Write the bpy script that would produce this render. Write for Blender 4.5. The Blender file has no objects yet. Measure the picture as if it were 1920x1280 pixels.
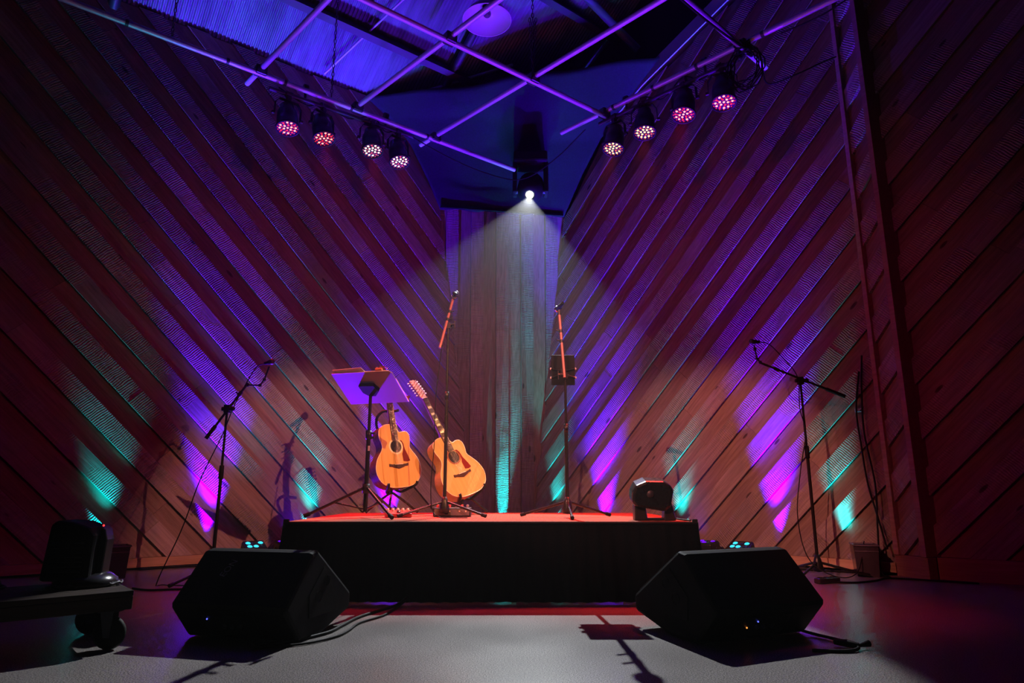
import bpy, math, random
from mathutils import Vector, Matrix
random.seed(7)
scn = bpy.context.scene
COL = scn.collection
PI = math.pi
V = Vector

# ------------------------------------------------------------------ camera
cam = bpy.data.cameras.new('camera'); cam.lens = 23.25; cam.sensor_width = 36.0
cam.clip_start = 0.05; cam.clip_end = 100
cam_o = bpy.data.objects.new('camera', cam); COL.objects.link(cam_o)
cam_o.location = (0, 0, 0.655); cam_o.rotation_euler = (math.radians(90 + 12.6), 0, 0)
scn.camera = cam_o

# ------------------------------------------------------------------ world (dark hall with thin stage haze) and exposure
scn.view_settings.view_transform = 'Standard'
scn.view_settings.look = 'None'
scn.view_settings.gamma = 1.0
scn.view_settings.use_curve_mapping = False
scn.view_settings.exposure = 0.0
HAZE = 0.0032
w = bpy.data.worlds.new('hall'); scn.world = w; w.use_nodes = True
wn = w.node_tree; wn.nodes.clear()
wo = wn.nodes.new('ShaderNodeOutputWorld')
wb = wn.nodes.new('ShaderNodeBackground'); wb.inputs[0].default_value = (0, 0, 0, 1); wb.inputs[1].default_value = 0
wv = wn.nodes.new('ShaderNodeVolumeScatter'); wv.inputs['Density'].default_value = HAZE; wv.inputs['Anisotropy'].default_value = 0.62
wn.links.new(wb.outputs[0], wo.inputs['Surface']); wn.links.new(wv.outputs[0], wo.inputs['Volume'])
scn.cycles.use_denoising = True
scn.cycles.max_bounces = 4
scn.cycles.diffuse_bounces = 2
scn.cycles.glossy_bounces = 2
scn.cycles.transmission_bounces = 4
scn.cycles.use_adaptive_sampling = True
scn.cycles.adaptive_threshold = 0.07
scn.cycles.adaptive_min_samples = 12
scn.cycles.volume_bounces = 0
scn.cycles.sample_clamp_indirect = 4.0

# ------------------------------------------------------------------ lamps of the hall, with added fill
def spot(name, loc, target, watts, col, deg, blend=0.5, radius=0.05):
    l = bpy.data.lights.new(name, 'SPOT'); l.energy = watts; l.color = col
    l.spot_size = math.radians(deg); l.spot_blend = blend; l.shadow_soft_size = radius
    o = bpy.data.objects.new(name, l); COL.objects.link(o); o.location = loc
    o.rotation_euler = (V(target) - V(loc)).to_track_quat('-Z', 'Y').to_euler()
    return o
# front-of-house wash, hung over the audience out of frame, crossing the stage from both sides
AMB = (1.0, 0.32, 0.23)
spot('front_wash_or_fill', (3.7, 0.7, 4.1), (-0.85, 5.6, 0.95), 1250, AMB, 22, 0.45, 0.02)
spot('front_wash_or_fill', (-2.5, 0.3, 4.1), (1.05, 5.6, 0.75), 1250, AMB, 25, 0.45, 0.02)
spot('front_wash_or_fill', (-4.4, 0.6, 4.1), (0.8, 5.4, 0.9), 220, (1.0, 0.22, 0.10), 24, 0.5, 0.02)

spot('front_wash_or_fill', (3.4, 0.2, 4.3), (-1.2, 5.8, 1.7), 190, (1.0, 0.0, 0.13), 48, 1.0, 0.05)  # added red fill for the walls, no fixture known there
spot('front_wash_or_fill', (-3.4, 0.0, 4.3), (1.2, 5.8, 1.7), 190, (1.0, 0.0, 0.13), 48, 1.0, 0.05)  # matching added red fill from the opposite side

spot('front_wash_or_fill', (0.7, -0.6, 4.3), (-0.05, 7.9, 1.7), 260, (1.0, 0.30, 0.28), 24, 0.9, 0.25)  # added soft fill to brighten the corner panel

spot('front_wash_or_fill', (1.6, 0.1, 4.2), (-0.62, 5.3, 0.85), 1500, (1.0, 0.44, 0.12), 11, 0.6, 0.03)  # added narrow fill to make the guitars stand out

# room frame: the two boarded walls run outward from the corner
CORNER = V((0.128, 8.374, 0))
SL = V((-0.785, -0.62, 0)).normalized(); NL = V((0.62, -0.785, 0)).normalized()      # left wall: outward, into the room
SR = V((0.701, -0.713, 0)).normalized(); NR = V((-0.713, -0.701, 0)).normalized()    # right wall
Z = V((0, 0, 1))
def WL(s, z=0.0, n=0.0): return CORNER + SL * s + NL * n + Z * z
def WR(s, z=0.0, n=0.0): return CORNER + SR * s + NR * n + Z * z
VIO = (0.075, 0.0, 1.0); CYA = (0.0, 0.60, 0.66); BLU = (0.015, 0.005, 1.0)

# ------------------------------------------------------------------ helpers
def nodes_of(name):
    m = bpy.data.materials.new(name); m.use_nodes = True
    return m, m.node_tree.nodes, m.node_tree.links, m.node_tree.nodes['Principled BSDF']
def plain(name, col, rough=0.6, metal=0.0, spec=0.5, emit=None, strength=0.0):
    m, n, l, p = nodes_of(name)
    p.inputs['Base Color'].default_value = (*col, 1); p.inputs['Roughness'].default_value = rough
    p.inputs['Metallic'].default_value = metal; p.inputs['Specular IOR Level'].default_value = spec
    # fine procedural unevenness so nothing is a flat colour
    t = n.new('ShaderNodeTexCoord'); x = n.new('ShaderNodeTexNoise'); x.inputs['Scale'].default_value = 22; x.inputs['Detail'].default_value = 4
    r = n.new('ShaderNodeMapRange'); r.inputs[3].default_value = max(0.02, rough - 0.08); r.inputs[4].default_value = min(1, rough + 0.08)
    l.new(t.outputs['Object'], x.inputs[0]); l.new(x.outputs[0], r.inputs[0]); l.new(r.outputs[0], p.inputs['Roughness'])
    if emit:
        p.inputs['Emission Color'].default_value = (*emit, 1); p.inputs['Emission Strength'].default_value = strength
        try: m.cycles.emission_sampling = 'NONE'
        except Exception: pass
    return m
def ramp(n, stops):
    r = n.new('ShaderNodeValToRGB'); e = r.color_ramp.elements
    while len(e) < len(stops): e.new(0.5)
    for i, (pos, c) in enumerate(stops): e[i].position = pos; e[i].color = (*c, 1)
    return r
def mapped(n, l, scale, coord='Object', offset=True):
    t = n.new('ShaderNodeTexCoord'); oi = n.new('ShaderNodeObjectInfo')
    mul = n.new('ShaderNodeMath'); mul.operation = 'MULTIPLY'; mul.inputs[1].default_value = 37.0
    add = n.new('ShaderNodeVectorMath'); add.operation = 'ADD'
    mp = n.new('ShaderNodeMapping'); mp.inputs['Scale'].default_value = scale
    l.new(oi.outputs['Random'], mul.inputs[0])
    l.new(t.outputs[coord], add.inputs[0]); l.new(mul.outputs[0], add.inputs[1])
    l.new(add.outputs[0], mp.inputs[0]) if offset else l.new(t.outputs[coord], mp.inputs[0])
    return mp, oi
def wood(name, dark, light, saw=0.0, rough=0.7, knots=True, grain=(1.4, 22, 22)):
    m, n, l, p = nodes_of(name)
    mp, oi = mapped(n, l, grain)
    g = n.new('ShaderNodeTexNoise'); g.inputs['Scale'].default_value = 2.2; g.inputs['Detail'].default_value = 7; g.inputs['Distortion'].default_value = 0.6
    l.new(mp.outputs[0], g.inputs[0])
    r = ramp(n, [(0.3, dark), (0.7, light)]); l.new(g.outputs[0], r.inputs[0])
    hv = n.new('ShaderNodeHueSaturation'); l.new(r.outputs[0], hv.inputs['Color'])
    mr = n.new('ShaderNodeMapRange'); mr.inputs[3].default_value = 0.78; mr.inputs[4].default_value = 1.15
    l.new(oi.outputs['Random'], mr.inputs[0]); l.new(mr.outputs[0], hv.inputs['Value'])
    colour = hv.outputs[0]
    if knots:
        mk, _ = mapped(n, l, (1.6, 5.0, 1.0))
        vo = n.new('ShaderNodeTexVoronoi'); vo.inputs['Scale'].default_value = 1.15; l.new(mk.outputs[0], vo.inputs['Vector'])
        kr = ramp(n, [(0.0, (0.16, 0.16, 0.16)), (0.07, (0.30, 0.30, 0.30)), (0.09, (1, 1, 1))]); l.new(vo.outputs['Distance'], kr.inputs[0])
        mx = n.new('ShaderNodeMix'); mx.data_type = 'RGBA'; mx.blend_type = 'MULTIPLY'; mx.inputs[0].default_value = 1
        l.new(colour, mx.inputs[6]); l.new(kr.outputs[0], mx.inputs[7]); colour = mx.outputs[2]
    l.new(colour, p.inputs['Base Color']); p.inputs['Roughness'].default_value = rough; p.inputs['Specular IOR Level'].default_value = 0.25
    b = n.new('ShaderNodeBump'); b.inputs['Strength'].default_value = 0.35; b.inputs['Distance'].default_value = 0.003
    l.new(g.outputs[0], b.inputs['Height'])
    if saw > 0:   # arcs left by the saw blade across the board
        ms, _ = mapped(n, l, (1, 1, 1))
        wv_ = n.new('ShaderNodeTexWave'); wv_.wave_type = 'BANDS'; wv_.bands_direction = 'X'
        wv_.inputs['Scale'].default_value = 17; wv_.inputs['Distortion'].default_value = 5; wv_.inputs['Detail'].default_value = 2
        wv_.inputs['Detail Scale'].default_value = 0.6
        l.new(ms.outputs[0], wv_.inputs[0])
        pt = n.new('ShaderNodeTexNoise'); pt.inputs['Scale'].default_value = 2.0; l.new(ms.outputs[0], pt.inputs[0])
        pm = n.new('ShaderNodeMapRange'); pm.inputs[1].default_value = 0.38; pm.inputs[2].default_value = 0.66; l.new(pt.outputs[0], pm.inputs[0])
        mu = n.new('ShaderNodeMath'); mu.operation = 'MULTIPLY'; l.new(wv_.outputs['Fac'], mu.inputs[0]); l.new(pm.outputs[0], mu.inputs[1])
        b2 = n.new('ShaderNodeBump'); b2.inputs['Strength'].default_value = saw; b2.inputs['Distance'].default_value = 0.005
        l.new(mu.outputs[0], b2.inputs['Height']); l.new(b.outputs[0], b2.inputs['Normal']); b = b2
    l.new(b.outputs[0], p.inputs['Normal'])
    return m

class MB:
    def __init__(self): self.v = []; self.f = []; self.m = []; self.s = []
    def add(self, verts, faces, mat=0, smooth=False):
        k = len(self.v); self.v += [tuple(q) for q in verts]
        for f in faces: self.f.append([k + i for i in f]); self.m.append(mat); self.s.append(smooth)
        return self
    def box(self, c, size, R=None, mat=0):
        c = V(c); R = R or Matrix.Identity(3); h = V(size) / 2; q = []
        for x in (-1, 1):
            for y in (-1, 1):
                for z in (-1, 1): q.append(c + R @ V((x * h.x, y * h.y, z * h.z)))
        return self.add(q, [(0, 1, 3, 2), (4, 6, 7, 5), (0, 4, 5, 1), (2, 3, 7, 6), (0, 2, 6, 4), (1, 5, 7, 3)], mat)
    def tube(self, pts, r, n=8, mat=0, smooth=True):
        pts = [V(p) for p in pts]; rs = r if isinstance(r, (list, tuple)) else [r] * len(pts); q = []
        t0 = (pts[1] - pts[0]).normalized(); ref = V((0, 0, 1)) if abs(t0.z) < 0.9 else V((1, 0, 0))
        u = t0.cross(ref).normalized()
        for i, p in enumerate(pts):
            t = (pts[min(i + 1, len(pts) - 1)] - pts[max(i - 1, 0)]).normalized()
            u = (u - t * u.dot(t)).normalized(); w_ = t.cross(u)
            q += [p + (u * math.cos(2 * PI * k / n) + w_ * math.sin(2 * PI * k / n)) * rs[i] for k in range(n)]
        f = []
        for i in range(len(pts) - 1):
            for k in range(n):
                a, b_ = i * n + k, i * n + (k + 1) % n; f.append((a, b_, b_ + n, a + n))
        self.add(q, f, mat, smooth); e = len(pts) - 1
        self.add(q[:n], [tuple(range(n))[::-1]], mat); self.add(q[e * n:], [tuple(range(n))], mat)
        return self
    def lathe(self, prof, n=20, M=None, mat=0, smooth=True):
        M = M or Matrix.Identity(4); q = []; f = []
        for r, h in prof: q += [M @ V((r * math.cos(2 * PI * k / n), r * math.sin(2 * PI * k / n), h)) for k in range(n)]
        for i in range(len(prof) - 1):
            for k in range(n):
                a, b_ = i * n + k, i * n + (k + 1) % n; f.append((a, b_, b_ + n, a + n))
        return self.add(q, f, mat, smooth)
    def prism(self, poly, M, h0, h1, mat=0):
        n = len(poly); q = [M @ V((x, y, h0)) for x, y in poly] + [M @ V((x, y, h1)) for x, y in poly]
        f = [tuple(range(n))[::-1], tuple(range(n, 2 * n))] + [(i, (i + 1) % n, (i + 1) % n + n, i + n) for i in range(n)]
        return self.add(q, f, mat)
    def ball(self, c, r, n=12, mat=0, sz=1.0):
        prof = [(max(1e-4, r * math.sin(PI * i / (n // 2 + 2))), -r * sz * math.cos(PI * i / (n // 2 + 2))) for i in range(n // 2 + 3)]
        return self.lathe(prof, n, Matrix.Translation(c), mat)
    def build(self, name, mats, parent=None, bevel=0.0, M=None):
        me = bpy.data.meshes.new(name); me.from_pydata(self.v, [], self.f)
        mats = mats if isinstance(mats, (list, tuple)) else [mats]
        for x in mats: me.materials.append(x)
        for i, pl in enumerate(me.polygons): pl.material_index = self.m[i]; pl.use_smooth = self.s[i]
        me.validate(); me.update()
        o = bpy.data.objects.new(name, me); COL.objects.link(o); o.parent = parent
        if M is not None: o.matrix_local = M
        if bevel:
            b = o.modifiers.new('bevel', 'BEVEL'); b.width = bevel; b.segments = 2; b.limit_method = 'ANGLE'; b.angle_limit = math.radians(40)
        return o
def tag(o, label=None, cat=None, group=None, kind=None):
    if label: o['label'] = label
    if cat: o['category'] = cat
    if group: o['group'] = group
    if kind: o['kind'] = kind
    return o
def thing(name, label, cat, loc=(0, 0, 0), rz=0.0, group=None):
    o = bpy.data.objects.new(name, None); o.empty_display_size = 0.1; COL.objects.link(o)
    o.location = loc; o.rotation_euler = (0, 0, rz); return tag(o, label, cat, group)
def copy_tree(o, parent=None):
    c = o.copy(); COL.objects.link(c); c.parent = parent
    for ch in list(o.children): copy_tree(ch, c)
    return c
def smooth_path(pts, k=6):
    P = [V(p) for p in pts]; P = [P[0] * 2 - P[1]] + P + [P[-1] * 2 - P[-2]]; out = []
    for i in range(1, len(P) - 2):
        for j in range(k):
            t = j / k; a, b, c, d = P[i - 1], P[i], P[i + 1], P[i + 2]
            out.append(0.5 * ((2 * b) + (c - a) * t + (2 * a - 5 * b + 4 * c - d) * t * t + (3 * b - a - 3 * c + d) * t ** 3))
    out.append(P[-2]); return out
def frame_to(axis, up=(0, 0, 1)):
    z = V(axis).normalized(); x = V(up).cross(z)
    if x.length < 1e-4: x = V((1, 0, 0)).cross(z)
    x.normalize(); y = z.cross(x); return Matrix((x, y, z)).transposed()
def at(loc, R): return Matrix.Translation(V(loc)) @ R.to_4x4()

# ------------------------------------------------------------------ materials
M_ROUGH = wood('rough_sawn_board', (0.24, 0.20, 0.175), (0.40, 0.335, 0.295), saw=0.9)
M_SMOOTH = wood('planed_board', (0.21, 0.155, 0.12), (0.35, 0.27, 0.215), saw=0.0)
M_TRIM = wood('stained_trim', (0.30, 0.17, 0.12), (0.42, 0.26, 0.19), knots=False)
M_BASE = wood('baseboard_pine', (0.38, 0.25, 0.14), (0.55, 0.38, 0.24), knots=False)
M_BACK = plain('wall_backing', (0.05, 0.035, 0.03), 0.9)
M_BLACK = plain('black_enamel', (0.012, 0.012, 0.013), 0.38)
M_MATTE = plain('black_matte', (0.010, 0.009, 0.010), 0.75, spec=0.2)
M_RUBBER = plain('black_rubber', (0.008, 0.008, 0.008), 0.7, spec=0.25)
M_CABLE = plain('black_cable', (0.006, 0.006, 0.006), 0.6, spec=0.2)
M_STAND = plain('black_satin_tube', (0.022, 0.020, 0.020), 0.25, 0.2)
M_BOOM = plain('satin_boom_tube', (0.40, 0.17, 0.14), 0.35, 0.2)  # reddish tint puts the red stage light into the tube colour
M_CHROME = plain('chrome', (0.75, 0.75, 0.77), 0.18, 1.0)
M_PIPE = plain('galvanised_pipe', (0.62, 0.60, 0.66), 0.42, 0.35)
M_CHAIN = plain('dark_chain', (0.08, 0.08, 0.09), 0.4, 0.8)
M_STEEL = plain('dark_steel', (0.05, 0.05, 0.06), 0.5, 0.5)
M_DARKWALL = plain('near_black_board', (0.006, 0.006, 0.008), 0.9, spec=0.1)
M_CART = wood('worn_cart_ply', (0.018, 0.011, 0.008), (0.034, 0.020, 0.014), knots=False)

def floor_mat():
    m, n, l, p = nodes_of('polished_concrete')
    t = n.new('ShaderNodeTexCoord')
    a = n.new('ShaderNodeTexNoise'); a.inputs['Scale'].default_value = 1.3; a.inputs['Detail'].default_value = 6; l.new(t.outputs['Object'], a.inputs[0])
    b = n.new('ShaderNodeTexNoise'); b.inputs['Scale'].default_value = 190; b.inputs['Detail'].default_value = 1; l.new(t.outputs['Object'], b.inputs[0])
    r1 = ramp(n, [(0.3, (0.16, 0.143, 0.137)), (0.7, (0.235, 0.21, 0.20))]); l.new(a.outputs[0], r1.inputs[0])
    r2 = ramp(n, [(0.40, (0.25, 0.25, 0.25)), (0.5, (0.95, 0.95, 0.95)), (0.62, (1.75, 1.75, 1.75))]); l.new(b.outputs[0], r2.inputs[0])  # speckle in the colour stands in for sparkle on the glossy floor
    mx = n.new('ShaderNodeMix'); mx.data_type = 'RGBA'; mx.blend_type = 'MULTIPLY'; mx.inputs[0].default_value = 1
    l.new(r1.outputs[0], mx.inputs[6]); l.new(r2.outputs[0], mx.inputs[7]); l.new(mx.outputs[2], p.inputs['Base Color'])
    rr = n.new('ShaderNodeMapRange'); rr.inputs[3].default_value = 0.24; rr.inputs[4].default_value = 0.42; l.new(a.outputs[0], rr.inputs[0]); l.new(rr.outputs[0], p.inputs['Roughness'])
    bu = n.new('ShaderNodeBump'); bu.inputs['Strength'].default_value = 0.03; bu.inputs['Distance'].default_value = 0.002
    l.new(b.outputs[0], bu.inputs['Height']); l.new(bu.outputs[0], p.inputs['Normal']); p.inputs['Specular IOR Level'].default_value = 0.5
    return m
def metal_sheet():
    m, n, l, p = nodes_of('corrugated_galvanised_sheet')
    mp, oi = mapped(n, l, (3.5, 0.7, 3.5))
    a = n.new('ShaderNodeTexNoise'); a.inputs['Scale'].default_value = 2.5; a.inputs['Detail'].default_value = 6; l.new(mp.outputs[0], a.inputs[0])
    r = ramp(n, [(0.3, (0.09, 0.093, 0.115)), (0.7, (0.19, 0.195, 0.24))]); l.new(a.outputs[0], r.inputs[0]); l.new(r.outputs[0], p.inputs['Base Color'])
    p.inputs['Metallic'].default_value = 0.25; p.inputs['Roughness'].default_value = 0.5
    return m
def cloth_mat(name, col, scale=160, spec=0.2):
    m, n, l, p = nodes_of(name)
    t = n.new('ShaderNodeTexCoord'); a = n.new('ShaderNodeTexNoise'); a.inputs['Scale'].default_value = scale; l.new(t.outputs['Object'], a.inputs[0])
    r = ramp(n, [(0.3, tuple(c * 0.7 for c in col)), (0.7, tuple(c * 1.25 for c in col))]); l.new(a.outputs[0], r.inputs[0]); l.new(r.outputs[0], p.inputs['Base Color'])
    p.inputs['Roughness'].default_value = 0.85; p.inputs['Specular IOR Level'].default_value = spec
    b = n.new('ShaderNodeBump'); b.inputs['Strength'].default_value = 0.25; b.inputs['Distance'].default_value = 0.002; l.new(a.outputs[0], b.inputs['Height']); l.new(b.outputs[0], p.inputs['Normal'])
    return m
def carpet_mat():
    m, n, l, p = nodes_of('ribbed_stage_carpet')
    t = n.new('ShaderNodeTexCoord'); wv_ = n.new('ShaderNodeTexWave'); wv_.inputs['Scale'].default_value = 14; l.new(t.outputs['Object'], wv_.inputs[0])
    a = n.new('ShaderNodeTexNoise'); a.inputs['Scale'].default_value = 90; l.new(t.outputs['Object'], a.inputs[0])
    r = ramp(n, [(0.3, (0.20, 0.055, 0.03)), (0.7, (0.34, 0.10, 0.055))]); l.new(a.outputs[0], r.inputs[0]); l.new(r.outputs[0], p.inputs['Base Color'])
    p.inputs['Roughness'].default_value = 0.9; p.inputs['Specular IOR Level'].default_value = 0.15
    b = n.new('ShaderNodeBump'); b.inputs['Strength'].default_value = 0.5; b.inputs['Distance'].default_value = 0.004; l.new(wv_.outputs['Fac'], b.inputs['Height']); l.new(b.outputs[0], p.inputs['Normal'])
    return m
M_FLOOR = floor_mat(); M_SHEET = metal_sheet(); M_CARPET = carpet_mat()
M_SKIRT = cloth_mat('black_skirt_cloth', (0.004, 0.0035, 0.004), spec=0.03)
M_DRAPE = cloth_mat('dark_blue_black_drape', (0.017, 0.015, 0.028), 60)

# ------------------------------------------------------------------ the setting
tag(MB().box((0, 3.2, -0.05), (22, 14.5, 0.1)).build('floor', M_FLOOR), kind='structure')

def clip(poly, a, b, c):                     # keep a*x + b*y <= c
    out = []
    for i in range(len(poly)):
        p, q = poly[i], poly[(i + 1) % len(poly)]; dp, dq = a * p[0] + b * p[1] - c, a * q[0] + b * q[1] - c
        if dp <= 0: out.append(p)
        if dp * dq < 0:
            t = dp / (dp - dq); out.append((p[0] + (q[0] - p[0]) * t, p[1] + (q[1] - p[1]) * t))
    return out
def clip_to(poly, region):                   # region: convex, counter-clockwise
    for i in range(len(region)):
        (x0, y0), (x1, y1) = region[i], region[(i + 1) % len(region)]
        poly = clip(poly, y1 - y0, -(x1 - x0), (y1 - y0) * x0 - (x1 - x0) * y0)
        if len(poly) < 3: return []
    return poly
def area(poly): return 0.5 * abs(sum(poly[i - 1][0] * poly[i][1] - poly[i][0] * poly[i - 1][1] for i in range(len(poly))))
PITCH = 0.3025; RAISED = 0.150; R2 = math.sqrt(2)
def boarded_wall(name, P0, S, N, region, flip, phase=0.0, seed=0, joints=True):
    """backing slab plus 45 degree boards, alternately proud and set back; region in (s, z)"""
    rnd = random.Random(seed)
    M4 = Matrix((S, Z, N)).transposed().to_4x4(); M4.translation = P0
    wall = tag(MB().prism(region, M4, -0.12, -0.02).build(name, M_BACK), kind='structure')
    a = (S + Z) / R2; c = (Z - S) / R2
    ax = -a if flip else a
    R = Matrix((ax, c, N)).transposed()
    ds = [(z - s) / R2 for s, z in region]; ts = [(s + z) / R2 for s, z in region]
    k = math.floor((min(ds) - phase) / PITCH) - 1
    while phase + k * PITCH < max(ds):
        for (d0, d1, top, mat) in ((0, RAISED, 0.030, M_ROUGH), (RAISED, PITCH, 0.0, M_SMOOTH)):
            d0 += phase + k * PITCH; d1 += phase + k * PITCH
            t = min(ts) - rnd.uniform(0, 2.0)
            while t < max(ts):
                t1 = t + (rnd.uniform(2.6, 4.2) if joints else 9)
                quad = [((u - d) / R2, (u + d) / R2) for u, d in ((t, d0 + 0.001), (t1 - 0.002, d0 + 0.001), (t1 - 0.002, d1 - 0.001), (t, d1 - 0.001))]
                if sum(quad[i - 1][0] * quad[i][1] - quad[i][0] * quad[i - 1][1] for i in range(4)) < 0: quad.reverse()
                poly = clip_to(quad, region)
                if len(poly) >= 3 and area(poly) > 0.0008:
                    cs = sum(p[0] for p in poly) / len(poly); cz = sum(p[1] for p in poly) / len(poly)
                    o3 = P0 + S * cs + Z * cz; loc = []
                    for s, z in poly:
                        dv = S * (s - cs) + Z * (z - cz); loc.append((dv.dot(ax), dv.dot(c)))
                    if sum(loc[i - 1][0] * loc[i][1] - loc[i][0] * loc[i - 1][1] for i in range(len(loc))) < 0: loc.reverse()
                    MB().prism(loc, Matrix.Identity(4), -0.02, top + rnd.uniform(-0.002, 0.002)).build('board', mat, wall, M=at(o3, R))
                t = t1
        k += 1
    return wall
BZ = 0.097
def eL(z): return 0.685 + 0.1565 * z          # where each wall meets the leaning corner panel
def eR(z): return 0.152 + 0.157 * z
wall_left = boarded_wall('wall_left', CORNER, SL, NL, [(eL(BZ), BZ), (8.2, BZ), (8.2, 5.13), (eL(5.13), 5.13)], True, 0.0, 3)
wall_right = boarded_wall('wall_right', CORNER, SR, NR, [(eR(BZ), BZ), (4.12, BZ), (4.12, 6.14), (3.22, 5.74), (2.04, 5.22), (1.4, 4.83), (eR(4.0), 4.0)], False, 0.0, 5)
# angled return and the darker side wall
P1 = WR(4.14); P2 = V((3.125, 5.16, 0)); RS = (P2 - P1).normalized(); RN = V((RS.y, -RS.x, 0))
if RN.dot(V((0, -1, 0))) < 0: RN = -RN
ret_len = (P2 - P1).length
wall_return = boarded_wall('wall_return', P1, RS, RN, [(0.045, 0.16), (ret_len - 0.05, 0.16), (ret_len - 0.05, 6.3), (0.045, 6.3)], False, 0.06, 8, False)
P3 = P2 + V((0.075, 0.05, 0)); FS = V((0.80, -0.60, 0)).normalized(); FN = V((-0.60, -0.80, 0)).normalized()
wall_side = boarded_wall('wall_side', P3, FS, FN, [(0.0, 0.16), (5.0, 0.16), (5.0, 6.3), (0.0, 6.3)], False, 0.12, 11)
def wall_box(name, P0, S, N, s0, s1, z0, z1, n0, n1, mat):
    R = Matrix((S, Z, N)).transposed() if S.cross(Z).dot(N) > 0 else Matrix((-S, Z, N)).transposed()
    c = P0 + S * (s0 + s1) / 2 + Z * (z0 + z1) / 2 + N * (n0 + n1) / 2
    return tag(MB().box((0, 0, 0), (s1 - s0, z1 - z0, n1 - n0)).build(name, mat, M=at(c, R), bevel=0.003), kind='structure')
wall_box('baseboard_left', CORNER, SL, NL, eL(0), 8.2, 0.02, BZ - 0.002, -0.12, 0.034, M_BASE)
wall_box('baseboard_right', CORNER, SR, NR, eR(0) + 0.02, 4.12, 0.02, BZ - 0.002, -0.12, 0.034, M_BASE)
wall_box('baseboard_return', P1, RS, RN, 0.0, ret_len, 0.0, 0.158, -0.05, 0.04, M_TRIM)
wall_box('baseboard_side', P3, FS, FN, 0.0, 5.0, 0.0, 0.158, -0.05, 0.034, M_TRIM)
wall_box('trim_1', P1, RS, RN, 0.0, 0.043, 0.16, 6.3, -0.05, 0.05, M_TRIM)
wall_box('trim_2', P1, RS, RN, ret_len - 0.048, ret_len, 0.16, 6.3, -0.12, 0.05, M_TRIM)
# rake trim above the right wall, black panel over it for the dark void
RK = [(1.42, 4.90), (2.04, 5.27), (3.22, 5.79), (4.14, 6.19)]
rk = MB()
M4R = Matrix((SR, Z, NR)).transposed().to_4x4(); M4R.translation = CORNER
rk.prism([(s, z) for s, z in RK] + [(s, z + 0.17) for s, z in reversed(RK)], M4R, -0.12, 0.045)
tag(rk.build('trim_3', plain('blue_tinted_rake_board', (0.34, 0.34, 0.42), 0.6)), kind='structure')  # grey board tinted blue, the blue light put into its colour
tag(MB().prism([(0.2, 4.1), (1.42, 5.08), (2.04, 5.45), (4.14, 6.37), (4.14, 9.5), (0.2, 9.5)], M4R, -0.14, -0.04).build('wall_upper', M_DARKWALL), kind='structure')  # black colour stands in for the unlit void under the roof

# corner panel: vertical planks on a face that leans out over the stage
def panel_pt(X, z, n=0.0):
    a, b = WL(eL(z)), WR(eR(z)); t = (X - a.x) / (b.x - a.x)
    return V((X, a.y + (b.y - a.y) * t, z)) + V((0.25, -0.96, -0.10)) * n
XL = lambda z: WL(eL(z)).x; XR = lambda z: WR(eR(z)).x
ztop = 4.02
creg = [(XL(0), 0), (XR(0), 0), (XR(ztop), ztop), (XL(ztop), ztop)]
RC = Matrix((Z, V((1, 0, 0)), V((0, 1, 0)))).transposed()
bk = MB(); q = [panel_pt(x, z, -0.22) for x, z in creg]; q += [p + V((0, 0.08, 0)) for p in q]
bk.add(q, [(0, 1, 2, 3), (7, 6, 5, 4), (0, 4, 5, 1), (1, 5, 6, 2), (2, 6, 7, 3), (3, 7, 4, 0)])
wall_back = tag(bk.build('wall_back', M_BACK), kind='structure')
PW = 0.153
for k in range(-6, 7):
    x0 = -0.118 + (k - 0.5) * PW; x1 = x0 + PW - 0.004
    poly = clip_to([(x0, 0), (x1, 0), (x1, ztop), (x0, ztop)], creg)
    if len(poly) < 3 or area(poly) < 0.004: continue
    top = 0.016 if k % 2 == 0 else -0.012
    cx = sum(p[0] for p in poly) / len(poly); cz = sum(p[1] for p in poly) / len(poly); o3 = panel_pt(cx, cz)
    fr = [RC.transposed() @ (panel_pt(x, z, top) - o3) for x, z in poly]; ba = [RC.transposed() @ (panel_pt(x, z, -0.10) - o3) for x, z in poly]
    n = len(poly); mb = MB().add(fr + ba, [tuple(range(n)), tuple(range(2 * n - 1, n - 1, -1))] + [(i, i + n, (i + 1) % n + n, (i + 1) % n) for i in range(n)])
    mb.build('board', M_ROUGH if k % 2 == 0 or random.random() < 0.5 else M_SMOOTH, wall_back, M=at(o3, RC))

# roof: corrugated sheets rising from the left wall, steel purlins under them
RSL = 0.664
EAVE = WL(0, 5.15)
def roof(s, d, off=0.0): return WL(s, 5.15 + RSL * d + off, d)
ceiling = tag(MB().add([roof(s, d, 0.10) for s, d in ((-3.5, -0.2), (9, -0.2), (9, 6), (-3.5, 6))], [(0, 1, 2, 3)]).build('ceiling', M_DARKWALL), kind='structure')
nn = V((NL.x, NL.y, RSL)).normalized(); up = SL.cross(nn) if SL.cross(nn).z > 0 else nn.cross(SL)
for i in range(13):
    s0 = -3.2 + i * 0.92; mb = MB(); vs = []; W = 0.94; N = 140
    for d in (-0.12, 2.05 if i % 2 else 2.2, 4.5):
        L = d * math.sqrt(1 + RSL * RSL)
        for j in range(N + 1):
            ss = W * j / N; vs.append((ss, L, 0.007 * math.sin(2 * PI * ss / 0.04) + (0.006 if i % 2 else 0)))
    fs = [(r * (N + 1) + j, r * (N + 1) + j + 1, (r + 1) * (N + 1) + j + 1, (r + 1) * (N + 1) + j) for r in range(2) for j in range(N)]
    mb.add(vs, fs, 0, True)
    mb.build('roof_sheet', M_SHEET, ceiling, M=at(roof(s0, 0), Matrix((SL, nn, SL.cross(nn))).transposed()))
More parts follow.
